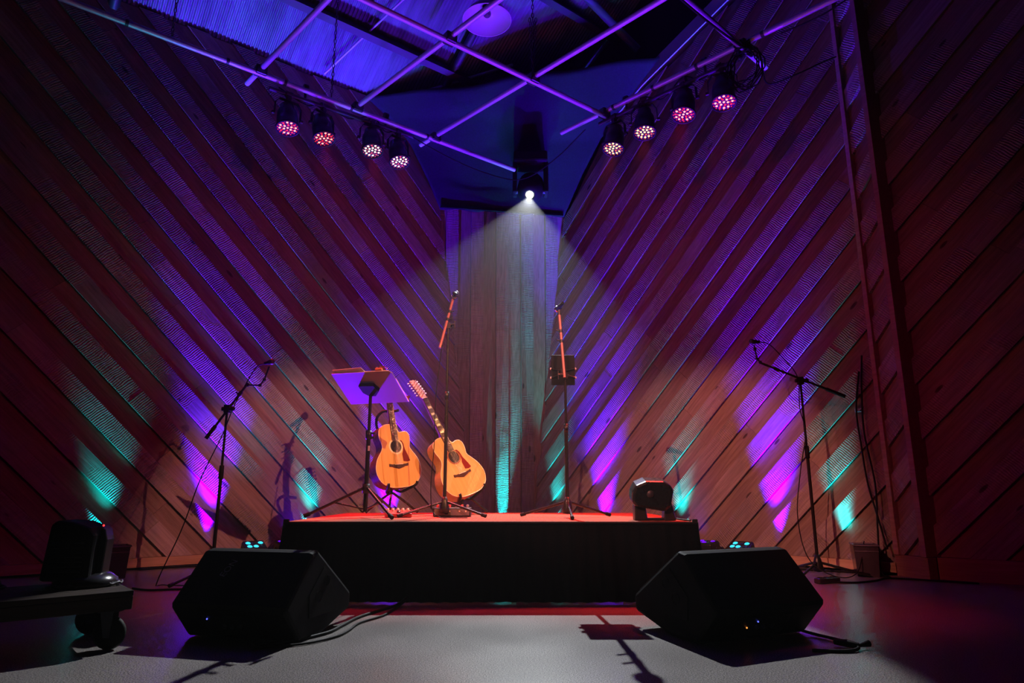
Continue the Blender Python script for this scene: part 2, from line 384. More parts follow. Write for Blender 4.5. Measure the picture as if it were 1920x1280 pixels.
for d in (0.62, 1.62, 2.62, 3.62):
    MB().box((0, 0, 0), (12, 0.07, 0.16)).build('purlin', M_STEEL, ceiling, M=at(roof(2.8, d, -0.11), Matrix((SL, nn, SL.cross(nn))).transposed()))
for s in (1.55, 4.9):
    a, b = roof(s, -0.05, -0.12), roof(s, 4.4, -0.12); MB().tube([a, b], 0.05, 6).build('rafter', M_STEEL, ceiling)
MB().tube([roof(1.9, 0.25, -0.12), roof(0.9, 0.95, -0.12)], 0.018, 6).build('brace_rod', M_PIPE, ceiling)
MB().tube([roof(2.9, 0.12, -0.1), roof(2.35, 1.2, -0.1)], 0.012, 6).build('brace_rod', M_PIPE, ceiling)
MB().tube([WR(2.0, 5.75, 0.05), WR(1.7, 6.35, 0.8)], 0.05, 6).build('brace_rod', plain('blue_grey_strut', (0.10, 0.10, 0.16), 0.6), ceiling)

# drape slung across the upper corner above the panel
LE = [(1.31, 3.99), (1.50, 4.33), (1.76, 4.72), (2.02, 4.93), (2.36, 5.11)]
RE = [(0.785, 4.00), (1.10, 4.47), (1.40, 4.83), (1.75, 5.12), (2.30, 5.50)]
NU, NV = 48, 32
def along(path, t):
    u = t * (len(path) - 1); i = min(int(u), len(path) - 2); f = u - i
    return tuple(path[i][k] * (1 - f) + path[i + 1][k] * f for k in range(2))
mb = MB(); vs = []
for j in range(NV + 1):
    t = j / NV; a = WL(*along(LE, t), 0.035); b = WR(*along(RE, t), 0.035)
    for i in range(NU + 1):
        u = i / NU; p = a.lerp(b, u); e = 4 * u * (1 - u)
        sag = -0.10 * e * math.sin(PI * t) + 0.06 * e * math.sin(5 * u + 9 * t) * math.sin(PI * t) + 0.03 * e * math.sin(11 * t + 3 * u) + 0.026 * e * math.sin(17 * u - 6 * t + 2 * math.sin(4 * t)) + (0.03 * e * math.sin(40 * t) if 0.24 < t < 0.34 else 0)
        vs.append(p + V((0, -0.5, 0.85)) * sag)
mb.add(vs, [(j * (NU + 1) + i, j * (NU + 1) + i + 1, (j + 1) * (NU + 1) + i + 1, (j + 1) * (NU + 1) + i) for j in range(NV) for i in range(NU)], 0, True)
d_o = mb.build('ceiling_drape', M_DRAPE); sm = d_o.modifiers.new('thick', 'SOLIDIFY'); sm.thickness = 0.006
tag(d_o, 'dark blue-black cloth slung across the upper corner above the upright planks', 'drape')
a, b = WL(eL(4.02), 4.015, 0.05), WR(eR(4.02), 4.015, 0.05)
tag(MB().box((0, 0, 0), ((b - a).length, 0.03, 0.022)).build('trim_4', M_DARKWALL, M=at((a + b) / 2 + V((0.0, -0.02, 0)), Matrix(((b - a).normalized(), Z.cross((b - a).normalized()), Z)).transposed())), kind='structure')

# ------------------------------------------------------------------ floor uplights along the walls
M_LCY = plain('cyan_lit_lens', (0.02, 0.2, 0.25), 0.2, emit=(0.03, 0.62, 0.85), strength=1.6)
M_LVI = plain('violet_lit_lens', (0.05, 0.0, 0.2), 0.2, emit=(0.16, 0.0, 1.0), strength=1.2)
M_LOFF = plain('dark_lens', (0.02, 0.05, 0.07), 0.1)
def uplight(loc, rz, tilt, lensmat, label):
    t = thing('floor_uplight', label, 'stage light', loc, rz, 'floor uplights along the boarded walls')
    R = Matrix.Rotation(tilt, 4, 'X'); T = Matrix.Translation((0, 0, 0.125)) @ R
    h = MB().box((0, 0, 0), (0.19, 0.17, 0.11)).build('housing', M_BLACK, t, 0.012, M=T)
    MB().box((0, 0, 0.0575), (0.17, 0.15, 0.006)).build('lens_plate', M_BLACK, h)
    for i in range(3):
        for j in range(2):
            MB().lathe([(0.001, 0.067), (0.016, 0.066), (0.023, 0.060)], 12, Matrix.Translation(((i - 1) * 0.054, (j - 0.5) * 0.064, 0))).build('lens', lensmat if (i + j) % 3 != 2 else M_LOFF, h)
    br = MB()
    for s in (-1, 1): br.box((s * 0.106, 0, 0.075), (0.006, 0.03, 0.13))
    br.box((0, 0, 0.006), (0.218, 0.05, 0.008)); br.build('bracket', M_STEEL, t)
    return t
LAMPS = []
def wall_up(P, N, off, col, watts, deg, lean, blend=0.6, aim_s=0.0, S=None):
    p = P + N * off + Z * 0.20
    LAMPS.append(spot('uplight_lamp', p, p + Z * 2.0 - N * lean + (S or V((0, 0, 0))) * aim_s, watts, col, deg, blend, 0.03))
yl = math.atan2(-NL.x, NL.y) + PI; yr = math.atan2(-NR.x, NR.y) + PI
uplight(WL(4.47, 0, 0.26), yl, 0.10, M_LCY, 'small black floor light behind the clear tub by the dark boards')
uplight(WL(3.30, 0, 0.30), yl, 0.38, M_LCY, 'cyan glowing floor light beside the thin boom stand under the violet streak')
uplight(WL(2.98, 0, 0.22), yl, 0.12, M_LVI, 'violet floor light low against the wall beside the stage skirt, near the music stand')
uplight(WR(2.98, 0, 0.30), yr, 0.38, M_LCY, 'cyan glowing floor light seen just over the wedge with the amber LED')
uplight(WR(2.60, 0, 0.22), yr, 0.12, M_LVI, 'violet floor light low beside the stage, behind the hooded black lamp')
wall_up(WL(4.47), NL, 0.06, CYA, 330, 36, 0.01, 1.0)
wall_up(WL(3.64), NL, 0.085, VIO, 3500, 38, 0.02, 1.0)
wall_up(WL(2.72), NL, 0.06, CYA, 330, 36, 0.01, 1.0)
wall_up(WL(1.85), NL, 0.085, VIO, 3500, 38, 0.02, 1.0)
wall_up(panel_pt(-0.118, 0.0), V((0.25, -0.96, 0)), 0.07, CYA, 750, 27, -0.20, 1.0)
wall_up(WR(0.60), NR, 0.08, CYA, 330, 30, 0.0, 1.0)
wall_up(WR(1.30), NR, 0.085, VIO, 3500, 38, 0.02, 1.0)
wall_up(WR(2.25), NR, 0.06, CYA, 330, 36, 0.01, 1.0)
wall_up(WR(3.22), NR, 0.085, VIO, 3500, 38, 0.02, 1.0)
wall_up(WR(3.80), NR, 0.06, CYA, 330, 34, 0.01, 1.0, -0.20, SR)
# fixtures wash the pipe grid and roof; two added blue lamps tint the drape
spot('uplight_lamp', WL(2.98, 0.25, 0.24), V((-1.1, 4.9, 2.2)), 900, (0.13, 0.0, 1.0), 80, 1.0, 0.05)
spot('uplight_lamp', WR(2.60, 0.25, 0.24), V((0.4, 5.2, 4.3)), 1200, (0.12, 0.0, 1.0), 70, 1.0, 0.05)
spot('uplight_lamp', WL(3.30, 0.25, 0.30), V((-2.3, 5.4, 4.3)), 45, (0.0, 0.45, 0.8), 80, 1.0, 0.05)
spot('uplight_lamp', WR(0.9, 0.25, 0.3), V((0.85, 6.9, 4.8)), 380, BLU, 50, 1.0, 0.05)  # added blue lamp for the drape, no fixture stands here
spot('uplight_lamp', WL(1.5, 0.25, 0.3), V((-1.2, 6.9, 4.8)), 150, BLU, 44, 1.0, 0.05)  # weaker added blue lamp for the other side of the drape

# ------------------------------------------------------------------ pipe grid, chains, pendant
ZA, ZC = 4.285, 4.33
grid = thing('lighting_pipe_grid', 'grid of crossed metal pipes hung under the tin roof, lit violet from below', 'pipe grid', (0, 5.4, ZA))
def wpart(mb, name, mat, parent, bevel=0.0):     # part modelled in world space
    o = mb.build(name, mat, parent, bevel); o.matrix_parent_inverse = Matrix.Translation(-V(parent.location)); return o
PIPES = {'A': ((-4.6, 3.37, ZA), (0.03, 7.08, ZA)), 'B': ((-2.6, 3.19, ZA), (1.05, 6.04, ZA)), 'C': ((1.75, 3.78, ZC), (-1.0, 6.59, ZC)),
         'D': ((3.2, 3.66, ZC), (0.52, 6.34, ZC)), 'E': ((0.6, 3.68, ZC), (-1.52, 5.84, ZC)), 'F': ((-0.5, 3.44, ZC), (-2.46, 5.47, ZC)), 'G': ((0.4, 3.5, ZA), (2.24, 5.17, ZA))}
for k, (a, b) in PIPES.items(): wpart(MB().tube([a, b], 0.0245, 12), 'pipe', M_PIPE, grid)
def crossing(p, q):
    (a, b), (c, d) = PIPES[p], PIPES[q]; r = (b[0] - a[0], b[1] - a[1]); s = (d[0] - c[0], d[1] - c[1])
    t = ((c[0] - a[0]) * s[1] - (c[1] - a[1]) * s[0]) / (r[0] * s[1] - r[1] * s[0]); return V((a[0] + r[0] * t, a[1] + r[1] * t, 0))
for p, q in (('A', 'C'), ('A', 'E'), ('A', 'F'), ('B', 'C'), ('B', 'D'), ('B', 'E'), ('G', 'D')):
    c = crossing(p, q); wpart(MB().box(c + Z * 4.308, (0.085, 0.085, 0.10), frame_to(SL).to_3x3()), 'clamp', M_CHAIN, grid, 0.01)
pa, pb = V(PIPES['A'][0]), V(PIPES['A'][1])
for t in (0.33, 0.46, 0.545, 0.655, 0.80): c = pa.lerp(pb, t); d = (pb - pa).normalized(); wpart(MB().tube([c - d * 0.012, c + d * 0.012], 0.029, 10), 'collar', M_STEEL, grid)
pa, pb = V(PIPES['D'][0]), V(PIPES['D'][1])
for t in (0.42, 0.58, 0.70, 0.82): c = pa.lerp(pb, t); d = (pb - pa).normalized(); wpart(MB().tube([c - d * 0.012, c + d * 0.012], 0.029, 10), 'collar', M_STEEL, grid)
def chain(pts_top, bottom, label):
    t = MB()
    for top in pts_top:
        a, b = V(bottom), V(top); n = max(4, int((b - a).length / 0.045)); d = (b - a).normalized(); R0 = frame_to(d)
        for i in range(n):
            c = a + d * ((i + 0.5) * (b - a).length / n); R = R0 @ Matrix.Rotation(PI / 2 * (i % 2), 3, 'Z')
            ring = [c + R @ V((0.011 * math.cos(x), 0, 0.027 * math.sin(x))) for x in [2 * PI * j / 8 for j in range(8)]]
            t.tube(ring + [ring[0]], 0.0042, 5)
    return tag(t.build('hanging_chain', M_CHAIN), label, 'chain', 'chains holding up the pipe grid')
def roofz(p): return 5.15 + RSL * (V((p[0], p[1], 0)) - CORNER).dot(NL) - 0.16
pA = lambda t: V(PIPES['A'][0]).lerp(V(PIPES['A'][1]), t); pB = lambda t: V(PIPES['B'][0]).lerp(V(PIPES['B'][1]), t)
for base, label in ((pA(0.385), 'chain dropping to the wall-side pipe, furthest from the red lights'), (pA(0.62), 'chain dropping to the wall-side pipe above the two red left-hand lights'), (pB(0.42), 'chain dropping to the pipe in front of the round pendant lamp')):
    chain([(base.x, base.y, roofz(base))], base + Z * 0.03, label)
cx = crossing('B', 'C')
chain([(cx.x - 0.03, cx.y, 4.95), (cx.x + 0.03, cx.y, 4.95), (cx.x, cx.y, 5.9)], (cx.x, cx.y, 4.37), 'doubled chain holding the central crossing of the pipes')

M_ENAMEL = plain('white_enamel_shade', (0.80, 0.79, 0.80), 0.22)
pen = thing('pendant_lamp', 'round white dome pendant lamp behind the violet pipes', 'pendant lamp', (-0.254, 5.84, 5.3))
MB().lathe([(0.244, 0.0), (0.240, 0.008), (0.225, 0.035), (0.19, 0.085), (0.14, 0.125), (0.085, 0.15), (0.05, 0.158), (0.05, 0.16)], 40).build('shade', M_ENAMEL, pen).modifiers.new('t', 'SOLIDIFY').thickness = 0.004
rim = [V((0.244 * math.cos(2 * PI * i / 40), 0.244 * math.sin(2 * PI * i / 40), 0)) for i in range(41)]
MB().tube(rim, 0.006, 6).build('rim', M_ENAMEL, pen)
MB().ball((0, 0, 0.075), 0.042, 16).build('bulb', plain('frosted_bulb', (0.16, 0.15, 0.17), 0.1), pen)
MB().lathe([(0.05, 0.15), (0.055, 0.16), (0.055, 0.23), (0.02, 0.26), (0.0, 0.26)], 16).build('socket', M_STEEL, pen)
MB().tube([(0, 0, 0.25), (0, 0, roofz((-0.254, 5.84)) - 5.3 + 0.05)], 0.006, 6).build('cord', M_CABLE, pen)

# ------------------------------------------------------------------ LED par cans on two bars
M_LED = {'red': (plain('led_pink_core', (0.3, 0.02, 0.02), 0.3, emit=(1.0, 0.16, 0.11), strength=5.0), plain('led_red', (0.3, 0.01, 0.01), 0.3, emit=(1.0, 0.02, 0.02), strength=1.3)),
         'amber': (plain('led_amber_core', (0.3, 0.2, 0.05), 0.3, emit=(1.0, 0.62, 0.16), strength=3.6), plain('led_orange', (0.3, 0.05, 0.01), 0.3, emit=(1.0, 0.14, 0.04), strength=0.9)),
         'pale': (plain('led_pale_core', (0.3, 0.25, 0.2), 0.3, emit=(1.0, 0.62, 0.42), strength=3.6), plain('led_rose', (0.3, 0.05, 0.05), 0.3, emit=(1.0, 0.10, 0.14), strength=0.8))}
M_FACE = plain('par_face', (0.03, 0.008, 0.008), 0.35)
def par_can(kind):
    t = thing('par_light', 'p', 'stage light', (0, 0, 0), 0, 'LED par lights on the two hanging bars')
    c = MB(); c.box((0, 0, -0.02), (0.035, 0.05, 0.06)); c.tube([(-0.03, 0, 0.012), (0.03, 0, 0.012)], 0.032, 10); c.build('clamp', M_STEEL, t)
    y = MB(); pts = [(-0.122, 0, -0.215), (-0.120, 0, -0.11), (-0.085, 0, -0.055), (0.085, 0, -0.055), (0.120, 0, -0.11), (0.122, 0, -0.215)]
    for a, b in zip(pts, pts[1:]):
        d = V(b) - V(a); y.box((V(a) + V(b)) / 2, (0.006, 0.035, d.length + 0.006), frame_to(d, (0, 1, 0)))
    for s in (-1, 1): y.tube([(s * 0.118, 0, -0.215), (s * 0.145, 0, -0.215)], 0.016, 8)
    y.build('yoke', M_BLACK, t)
    b = MB().lathe([(0.0, 0.145), (0.045, 0.143), (0.062, 0.128), (0.066, 0.085), (0.088, 0.045), (0.094, -0.02), (0.094, -0.115), (0.108, -0.122), (0.108, -0.142), (0.097, -0.142), (0.095, -0.128), (0.0, -0.128)], 28).build('body', M_BLACK, t)
    b.location = (0, 0, -0.215)
    led = MB()
    def dot(x, yy, r, k): led.lathe([(0.0005, -0.1345), (r * 0.6, -0.1335), (r, -0.1285)], 8, Matrix.Translation((x, yy, 0)), k, False)
    for ring, n, r0 in ((0, 1, 0), (1, 6, 0.034), (2, 12, 0.069)):
        for i in range(n): a = 2 * PI * i / n + ring * 0.3; dot(r0 * math.cos(a), r0 * math.sin(a), 0.0105, 0 if (i + ring) % (3 if kind == 'red' else 7) != 2 else 1)
    for i in range(16): a = 2 * PI * i / 16 + 0.1; dot(0.088 * math.cos(a), 0.088 * math.sin(a), 0.005, 1)
    for i in range(9): a = 2 * PI * i / 9 + 0.2; dot(0.051 * math.cos(a), 0.051 * math.sin(a), 0.006, 1)
    tag(led.build('led_array', list(M_LED[kind]), b), kind='stuff')
    MB().lathe([(0.0, -0.1282), (0.0945, -0.1282)], 24).build('face_plate', M_FACE, b)
    return t
PARS = [  # lens position, aim, kind, watts, label
    ((-2.04, 5.45, 3.85), (-1.40, 4.70, 0.0), 'red', 'red LED par light at the outer end of the left bar'),
    ((-1.77, 5.67, 3.87), (-0.75, 4.90, 0.0), 'red', 'red LED par light second along the left bar, face turned toward the stage'),
    ((-1.38, 5.97, 3.91), (-0.75, 5.0, 0.0), 'pale', 'pale pink LED par light third along the left bar'),
    ((-1.14, 6.16, 3.89), (-0.25, 5.2, 0.0), 'pale', 'pale pink LED par light nearest the corner on the left bar'),
    ((0.98, 5.86, 3.87), (0.25, 5.1, 0.0), 'amber', 'amber LED par light nearest the corner on the right bar'),
    ((1.24, 5.61, 3.90), (0.95, 4.8, 0.0), 'amber', 'amber LED par light second from the corner on the right bar'),
    ((1.525, 5.31, 3.90), (0.80, 4.6, 0.0), 'red', 'red LED par light beside the amber pair on the right bar'),
    ((1.80, 5.04, 3.85), (1.5, 4.3, 0.0), 'red', 'red LED par light under the cable coil on the right bar')]
protos = {}; hang = []
for lens, aim, kind, label in PARS:
    ax = (V(aim) - V(lens)).normalized(); pivot = V(lens) - ax * 0.145; h = pivot + Z * 0.215; hang.append(h)
    t = protos.get(kind)
    t = copy_tree(t) if t else par_can(kind); protos.setdefault(kind, t)
    t['label'] = label; t.location = h; t.rotation_euler = (0, 0, math.atan2(ax.y, ax.x) + PI / 2)
    tilt = math.acos(-ax.z)
    for ch in t.children:
        if ch.name.startswith('body'): ch.rotation_euler = (-tilt, 0, 0)
    colr = {'red': (1.0, 0.015, 0.03), 'pale': (1.0, 0.03, 0.06), 'amber': (1.0, 0.07, 0.02)}[kind]
    spot('par_lamp', V(lens) + ax * 0.012, aim, (230 if lens[0] < -1.9 or lens[0] > 1.7 else 580), colr, 38, 0.9, 0.06)
def bar(h0, h1, label):
    a, b = V(h0) + Z * 0.012, V(h1) + Z * 0.012; d = (b - a).normalized(); a = a - d * 0.18; b = b + d * 0.18
    t = thing('light_bar', label, 'light bar', (a + b) / 2, 0, 'bars carrying the par lights')
    wpart(MB().tube([a, b], 0.02, 8), 'bar', M_STEEL, t)
    for f in (0.22, 0.78):
        c = a.lerp(b, f); wpart(MB().box(c + Z * 0.06, (0.02, 0.02, 0.14)).tube([c + Z * 0.13 - d * 0.02, c + Z * 0.13 + d * 0.02], 0.034, 8), 'hook', M_STEEL, t)
bar(hang[0], hang[3], 'dark bar under the left pipe carrying four par lights')
bar(hang[7], hang[4], 'dark bar under the right pipe carrying four par lights')

# ------------------------------------------------------------------ moving head that throws the white beam
LENS = V((0.205, 7.15, 4.0)); AIM = V((-0.22, 3.55, 0.0)); bax = (AIM - LENS).normalized()
mh = thing('moving_head_light', 'black moving head light hanging in the corner, throwing the white beam', 'stage light', LENS - bax * 0.17 + Z * 0.36)
o0 = V(mh.location); piv = LENS - bax * 0.17 - o0
MB().box((0, 0, 0.0), (0.40, 0.32, 0.13)).box((0, 0, 0.09), (0.22, 0.12, 0.06)).build('base', M_MATTE, mh, 0.02)
yk = MB()
for s in (-1, 1): yk.prism([(-0.09, -0.43), (0.09, -0.43), (0.11, -0.06), (-0.11, -0.06)], Matrix(((0, 0, 1, s * 0.185), (1, 0, 0, 0), (0, 1, 0, 0), (0, 0, 0, 1))), -0.025, 0.025)
yk.box((0, 0, -0.05), (0.42, 0.15, 0.05)); yk.build('yoke', M_MATTE, mh, 0.012)
hR = frame_to(-bax)
hd = MB().lathe([(0.0, 0.21), (0.11, 0.205), (0.15, 0.17), (0.158, 0.0), (0.150, -0.08), (0.11, -0.14), (0.068, -0.17), (0.058, -0.165), (0.055, -0.15), (0.0, -0.15)], 24).build('head', M_MATTE, mh, M=at(piv, hR))
MB().lathe([(0.0, -0.172), (0.03, -0.168), (0.046, -0.158)], 20).build('lens', plain('white_hot_lens', (0.6, 0.7, 0.7), 0.2, emit=(0.85, 1.0, 1.0), strength=9), hd)
for s in (-1, 1): MB().lathe([(0.0, 0.03), (0.028, 0.028), (0.03, 0.0)], 12, at(V((s * 0.155, -0.03, -0.40)), frame_to((s, -0.6, -0.4)))).build('pivot_knob', M_STEEL, mh)
spot('beam_lamp', LENS + bax * 0.03, AIM, 1450, (0.92, 0.97, 1.0), 36, 0.15, 0.012)

# ------------------------------------------------------------------ stage riser
HS = 0.463
stage = thing('stage_riser', 'low stage riser with carpeted top and black pleated skirt', 'stage', (-0.13, 4.98, 0))
x0, x1, y0, y1 = -1.385, 1.125, 4.17, 5.76
wpart(MB().box(((x0 + x1) / 2, (y0 + y1) / 2, HS - 0.035), (x1 - x0, y1 - y0, 0.07)), 'deck', M_CARPET, stage, 0.006)
def skirt(a, b, nrm, seed):
    a, b, nrm = V(a), V(b), V(nrm); L = (b - a).length; N = int(L / 0.016); vs = []; rows = 7
    for j in range(rows + 1):
        t = j / rows
        for i in range(N + 1):
            u = i / N; ph = u * L / 0.085 * 2 * PI + 0.8 * math.sin(u * 9 + seed)
            e = 0.008 + 0.055 * t ** 1.6
            vs.append(a.lerp(b, u) + nrm * (0.006 + e * 0.6 + 0.010 * (0.35 + t) * math.sin(ph) + 0.008 * t * math.sin(u * 21 + seed)) + (b - a).normalized() * ((u - 0.5) * 0.10 * t) + Z * (HS - 0.004 - (HS - 0.012) * t))
    m = MB().add(vs, [(j * (N + 1) + i, j * (N + 1) + i + 1, (j + 1) * (N + 1) + i + 1, (j + 1) * (N + 1) + i) for j in range(rows) for i in range(N)], 0, True)
    return wpart(m, 'skirt', M_SKIRT, stage)
skirt((x0, y0, 0), (x1, y0, 0), (0, -1, 0), 0.0); skirt((x0, y1, 0), (x0, y0, 0), (-1, 0, 0), 2.0); skirt((x1, y0, 0), (x1, y1, 0), (1, 0, 0), 4.0)
hem = MB(); hem.tube([(x0, y0 - 0.012, HS - 0.006), (x1, y0 - 0.012, HS - 0.006)], 0.009, 6)
for s in (x0 + 0.015, x1 - 0.015): hem.box((s, y0 - 0.012, HS + 0.004), (0.03, 0.02, 0.022))
wpart(hem, 'skirt_clip', M_MATTE, stage)

# ------------------------------------------------------------------ guitars
def gframe(yaw, rec, roll):
    y, r, o = (math.radians(q) for q in (yaw, rec, roll))
    n = V((math.sin(y) * math.cos(r), -math.cos(y) * math.cos(r), math.sin(r))); rt = V((math.cos(y), math.sin(y), 0)); u = n.cross(rt)
    R = Matrix((rt, u, n)).transposed(); return Matrix.Rotation(o, 3, n) @ R
def closed(pts, k=5):
    n = len(pts); out = []
    for i in range(n):
        a, b, c, d = (V((*pts[(i + j - 1) % n], 0)) for j in range(4))
        for j in range(k):
            t = j / k; p = 0.5 * ((2 * b) + (c - a) * t + (2 * a - 5 * b + 4 * c - d) * t * t + (3 * b - a - 3 * c + d) * t ** 3); out.append((p.x, p.y))
    return out
def spruce(name, c0, c1):
    return wood(name, c0, c1, knots=False, rough=0.32, grain=(30, 1.2, 22))
M_SPRUCE = spruce('spruce_top', (0.70, 0.40, 0.13), (0.82, 0.50, 0.18))
M_SPRUCE2 = spruce('golden_spruce_top', (0.70, 0.43, 0.15), (0.80, 0.52, 0.20))
M_ROSE = wood('rosewood_side', (0.06, 0.02, 0.012), (0.15, 0.045, 0.025), knots=False, rough=0.25)
M_MAPLE = wood('golden_maple_side', (0.55, 0.42, 0.16), (0.68, 0.54, 0.24), knots=False, rough=0.28)
M_EBONY = plain('dark_fretboard', (0.045, 0.022, 0.016), 0.4)
M_FRET = plain('nickel_fret', (0.7, 0.65, 0.6), 0.25, 1.0)
M_INLAY = plain('pearl_inlay', (0.8, 0.75, 0.68), 0.3)
M_TUNER = plain('nickel_tuner', (0.75, 0.70, 0.66), 0.3, 0.5)
M_BIND = plain('cream_binding', (0.85, 0.74, 0.56), 0.35)
M_PICK = plain('tortoise_pickguard', (0.16, 0.018, 0.012), 0.2)
M_HOLE = plain('soundhole_dark', (0.008, 0.005, 0.004), 0.8)
M_NECK = wood('mahogany_neck', (0.20, 0.08, 0.04), (0.32, 0.14, 0.07), knots=False, rough=0.35)
def guitar(name, label, loc, R, k, top, side, strings, block_inlay):
    t = thing(name, label, 'guitar', loc); t.matrix_basis = at(loc, R)
    o = [(0, 0), (-0.10, 0.010), (-0.172, 0.055), (-0.203, 0.135), (-0.185, 0.22), (-0.132, 0.298), (-0.124, 0.345), (-0.140, 0.41), (-0.128, 0.468), (-0.085, 0.500), (-0.034, 0.508), (0.028, 0.505), (0.034, 0.462), (0.052, 0.440), (0.085, 0.446), (0.118, 0.442), (0.138, 0.412), (0.136, 0.365), (0.126, 0.325), (0.134, 0.298), (0.185, 0.22), (0.203, 0.135), (0.172, 0.055), (0.10, 0.010)]
    o = closed([(x * k, y) for x, y in o], 4)
    if sum(o[i - 1][0] * o[i][1] - o[i][0] * o[i - 1][1] for i in range(len(o))) < 0: o.reverse()
    n = len(o); D = 0.112
    b = MB(); q = [V((x, y, -0.002)) for x, y in o] + [V((x, y, -D + 0.018 * (y / 0.508))) for x, y in o]
    b.add(q, [(i, (i + 1) % n, (i + 1) % n + n, i + n) for i in range(n)], 0, True); b.add(q[n:], [tuple(range(n))[::-1]]); b.build('sides', side, t)
    MB().add([V((x, y, 0)) for x, y in o] + [V((x, y, -0.003)) for x, y in o], [tuple(range(n))] + [(i, i + n, (i + 1) % n + n, (i + 1) % n) for i in range(n)]).build('soundboard', top, t)
    MB().tube([V((x, y, -0.001)) for x, y in o] + [V((*o[0], -0.001))], 0.0028, 6).build('binding', M_BIND, t)
    hy = 0.325
    MB().lathe([(0.0, 0.0012), (0.050, 0.0012)], 32, Matrix.Translation((0, hy, 0))).build('soundhole', M_HOLE, t)
    MB().lathe([(0.050, 0.0015), (0.064, 0.0015)], 32, Matrix.Translation((0, hy, 0))).build('rosette', M_BIND if not block_inlay else M_NECK, t)
    pg = [(0.040, 0.375), (0.058, 0.372), (0.072, 0.345), (0.078, 0.30), (0.100, 0.245), (0.112, 0.205), (0.085, 0.198), (0.050, 0.205), (0.048, 0.262), (0.058, 0.285), (0.066, 0.32), (0.060, 0.352)]
    MB().prism(pg, Matrix.Identity(4), 0.0005, 0.0028).build('pickguard', M_PICK, t)
    br = [(-0.085, 0.188), (-0.060, 0.182), (0.060, 0.182), (0.085, 0.188), (0.085, 0.168), (0.060, 0.166), (0.02, 0.152), (0.0, 0.147), (-0.02, 0.152), (-0.060, 0.166), (-0.085, 0.168)]
    bo = MB().prism(br[::-1], Matrix.Identity(4), 0.0, 0.010).build('bridge', M_EBONY, t)
    MB().box((0, 0.180, 0.011), (0.072, 0.004, 0.006)).build('saddle', M_INLAY, bo)
    NT = 0.862
    nk = MB(); nk.add([V((x * s, y, z)) for y, s, zb in ((0.50, 0.029, -0.045), (0.56, 0.028, -0.022), (NT, 0.0225, -0.020)) for x, z in ((-1, 0.006), (-0.8, zb * 0.7), (0, zb), (0.8, zb * 0.7), (1, 0.006))], [(r * 5 + i, r * 5 + i + 1, r * 5 + i + 6, r * 5 + i + 5) for r in range(2) for i in range(4)], 0, True)
    nk.build('neck', M_NECK, t)
    fb = MB().add([V(p) for p in ((-0.0285, 0.376, 0.002), (0.0285, 0.376, 0.002), (0.0225, NT, 0.004), (-0.0225, NT, 0.004), (-0.0285, 0.376, 0.010), (0.0285, 0.376, 0.010), (0.0225, NT, 0.012), (-0.0225, NT, 0.012))], [(3, 2, 1, 0), (4, 5, 6, 7), (0, 1, 5, 4), (1, 2, 6, 5), (2, 3, 7, 6), (3, 0, 4, 7)]).build('fretboard', M_EBONY, t)
    fr = MB(); ys = [NT - 0.648 * (1 - 2 ** (-i / 12)) for i in range(21)]
    for y in ys[1:]:
        if y > 0.38: w_ = 0.0225 + (NT - y) / (NT - 0.376) * 0.006; fr.box((0, y, 0.0122), (2 * w_, 0.0022, 0.0022))
    tag(fr.build('frets', M_FRET, fb), kind='stuff')
    il = MB()
    for i in ((1, 3, 5, 7, 9, 12, 15) if block_inlay else (3, 5, 7, 9, 12, 15)):
        y = (ys[i] + ys[i - 1]) / 2; g = (ys[i - 1] - ys[i])
        il.box((0, y, 0.0112), (0.034 if block_inlay else 0.008, g * 0.62 if block_inlay else 0.008, 0.0012))
    tag(il.build('inlay', M_INLAY, fb), kind='stuff')
    MB().box((0, NT + 0.003, 0.010), (0.046, 0.006, 0.012)).build('nut', M_INLAY, t)
    HR = Matrix.Translation((0, NT + 0.006, 0.004)) @ Matrix.Rotation(-0.24, 4, 'X'); hl = 0.165 if strings == 6 else 0.205
    hs = MB().prism([(-0.022, 0), (0.022, 0), (0.030, 0.028), (0.027, hl - 0.012), (0.014, hl), (0, hl - 0.006), (-0.014, hl), (-0.027, hl - 0.012), (-0.030, 0.028)], Matrix.Identity(4), -0.015, 0.0).build('headstock', M_NECK if block_inlay else M_EBONY, t, M=HR)
    for s in (-1, 1):
        for i in range(strings // 2):
            y = 0.045 + i * (hl - 0.07) / (strings // 2 - 1)
            m_ = MB().tube([(s * 0.022, y, 0.0), (s * 0.022, y, 0.018)], 0.0035, 6); m_.tube([(s * 0.024, y, -0.008), (s * 0.042, y, -0.008)], 0.003, 6); m_.box((s * 0.047, y, -0.008), (0.012, 0.010, 0.010))
            m_.build('tuner', M_TUNER, hs)
    st = MB()
    for i in range(6):
        f = (i - 2.5) / 2.5; st.tube([(f * 0.027, 0.180, 0.0135), (f * 0.0175, NT + 0.004, 0.0165)], 0.0008, 4)
    tag(st.build('strings', M_FRET, t), kind='stuff')
    return t
G1 = V((-0.862, 5.30, 0.672)); R1 = gframe(40, 12, 5)
guitar('acoustic_guitar', 'acoustic guitar with dark sides and red pickguard, upright under the music stand', G1, R1, 1.0, M_SPRUCE, M_ROSE, 6, False)
G2 = V((-0.310, 5.30, 0.622)); R2g = gframe(36, 22, 19)
guitar('acoustic_guitar', 'blonde twelve-string acoustic guitar leaning behind the microphone stand', G2, R2g, 1.04, M_SPRUCE2, M_MAPLE, 12, True)

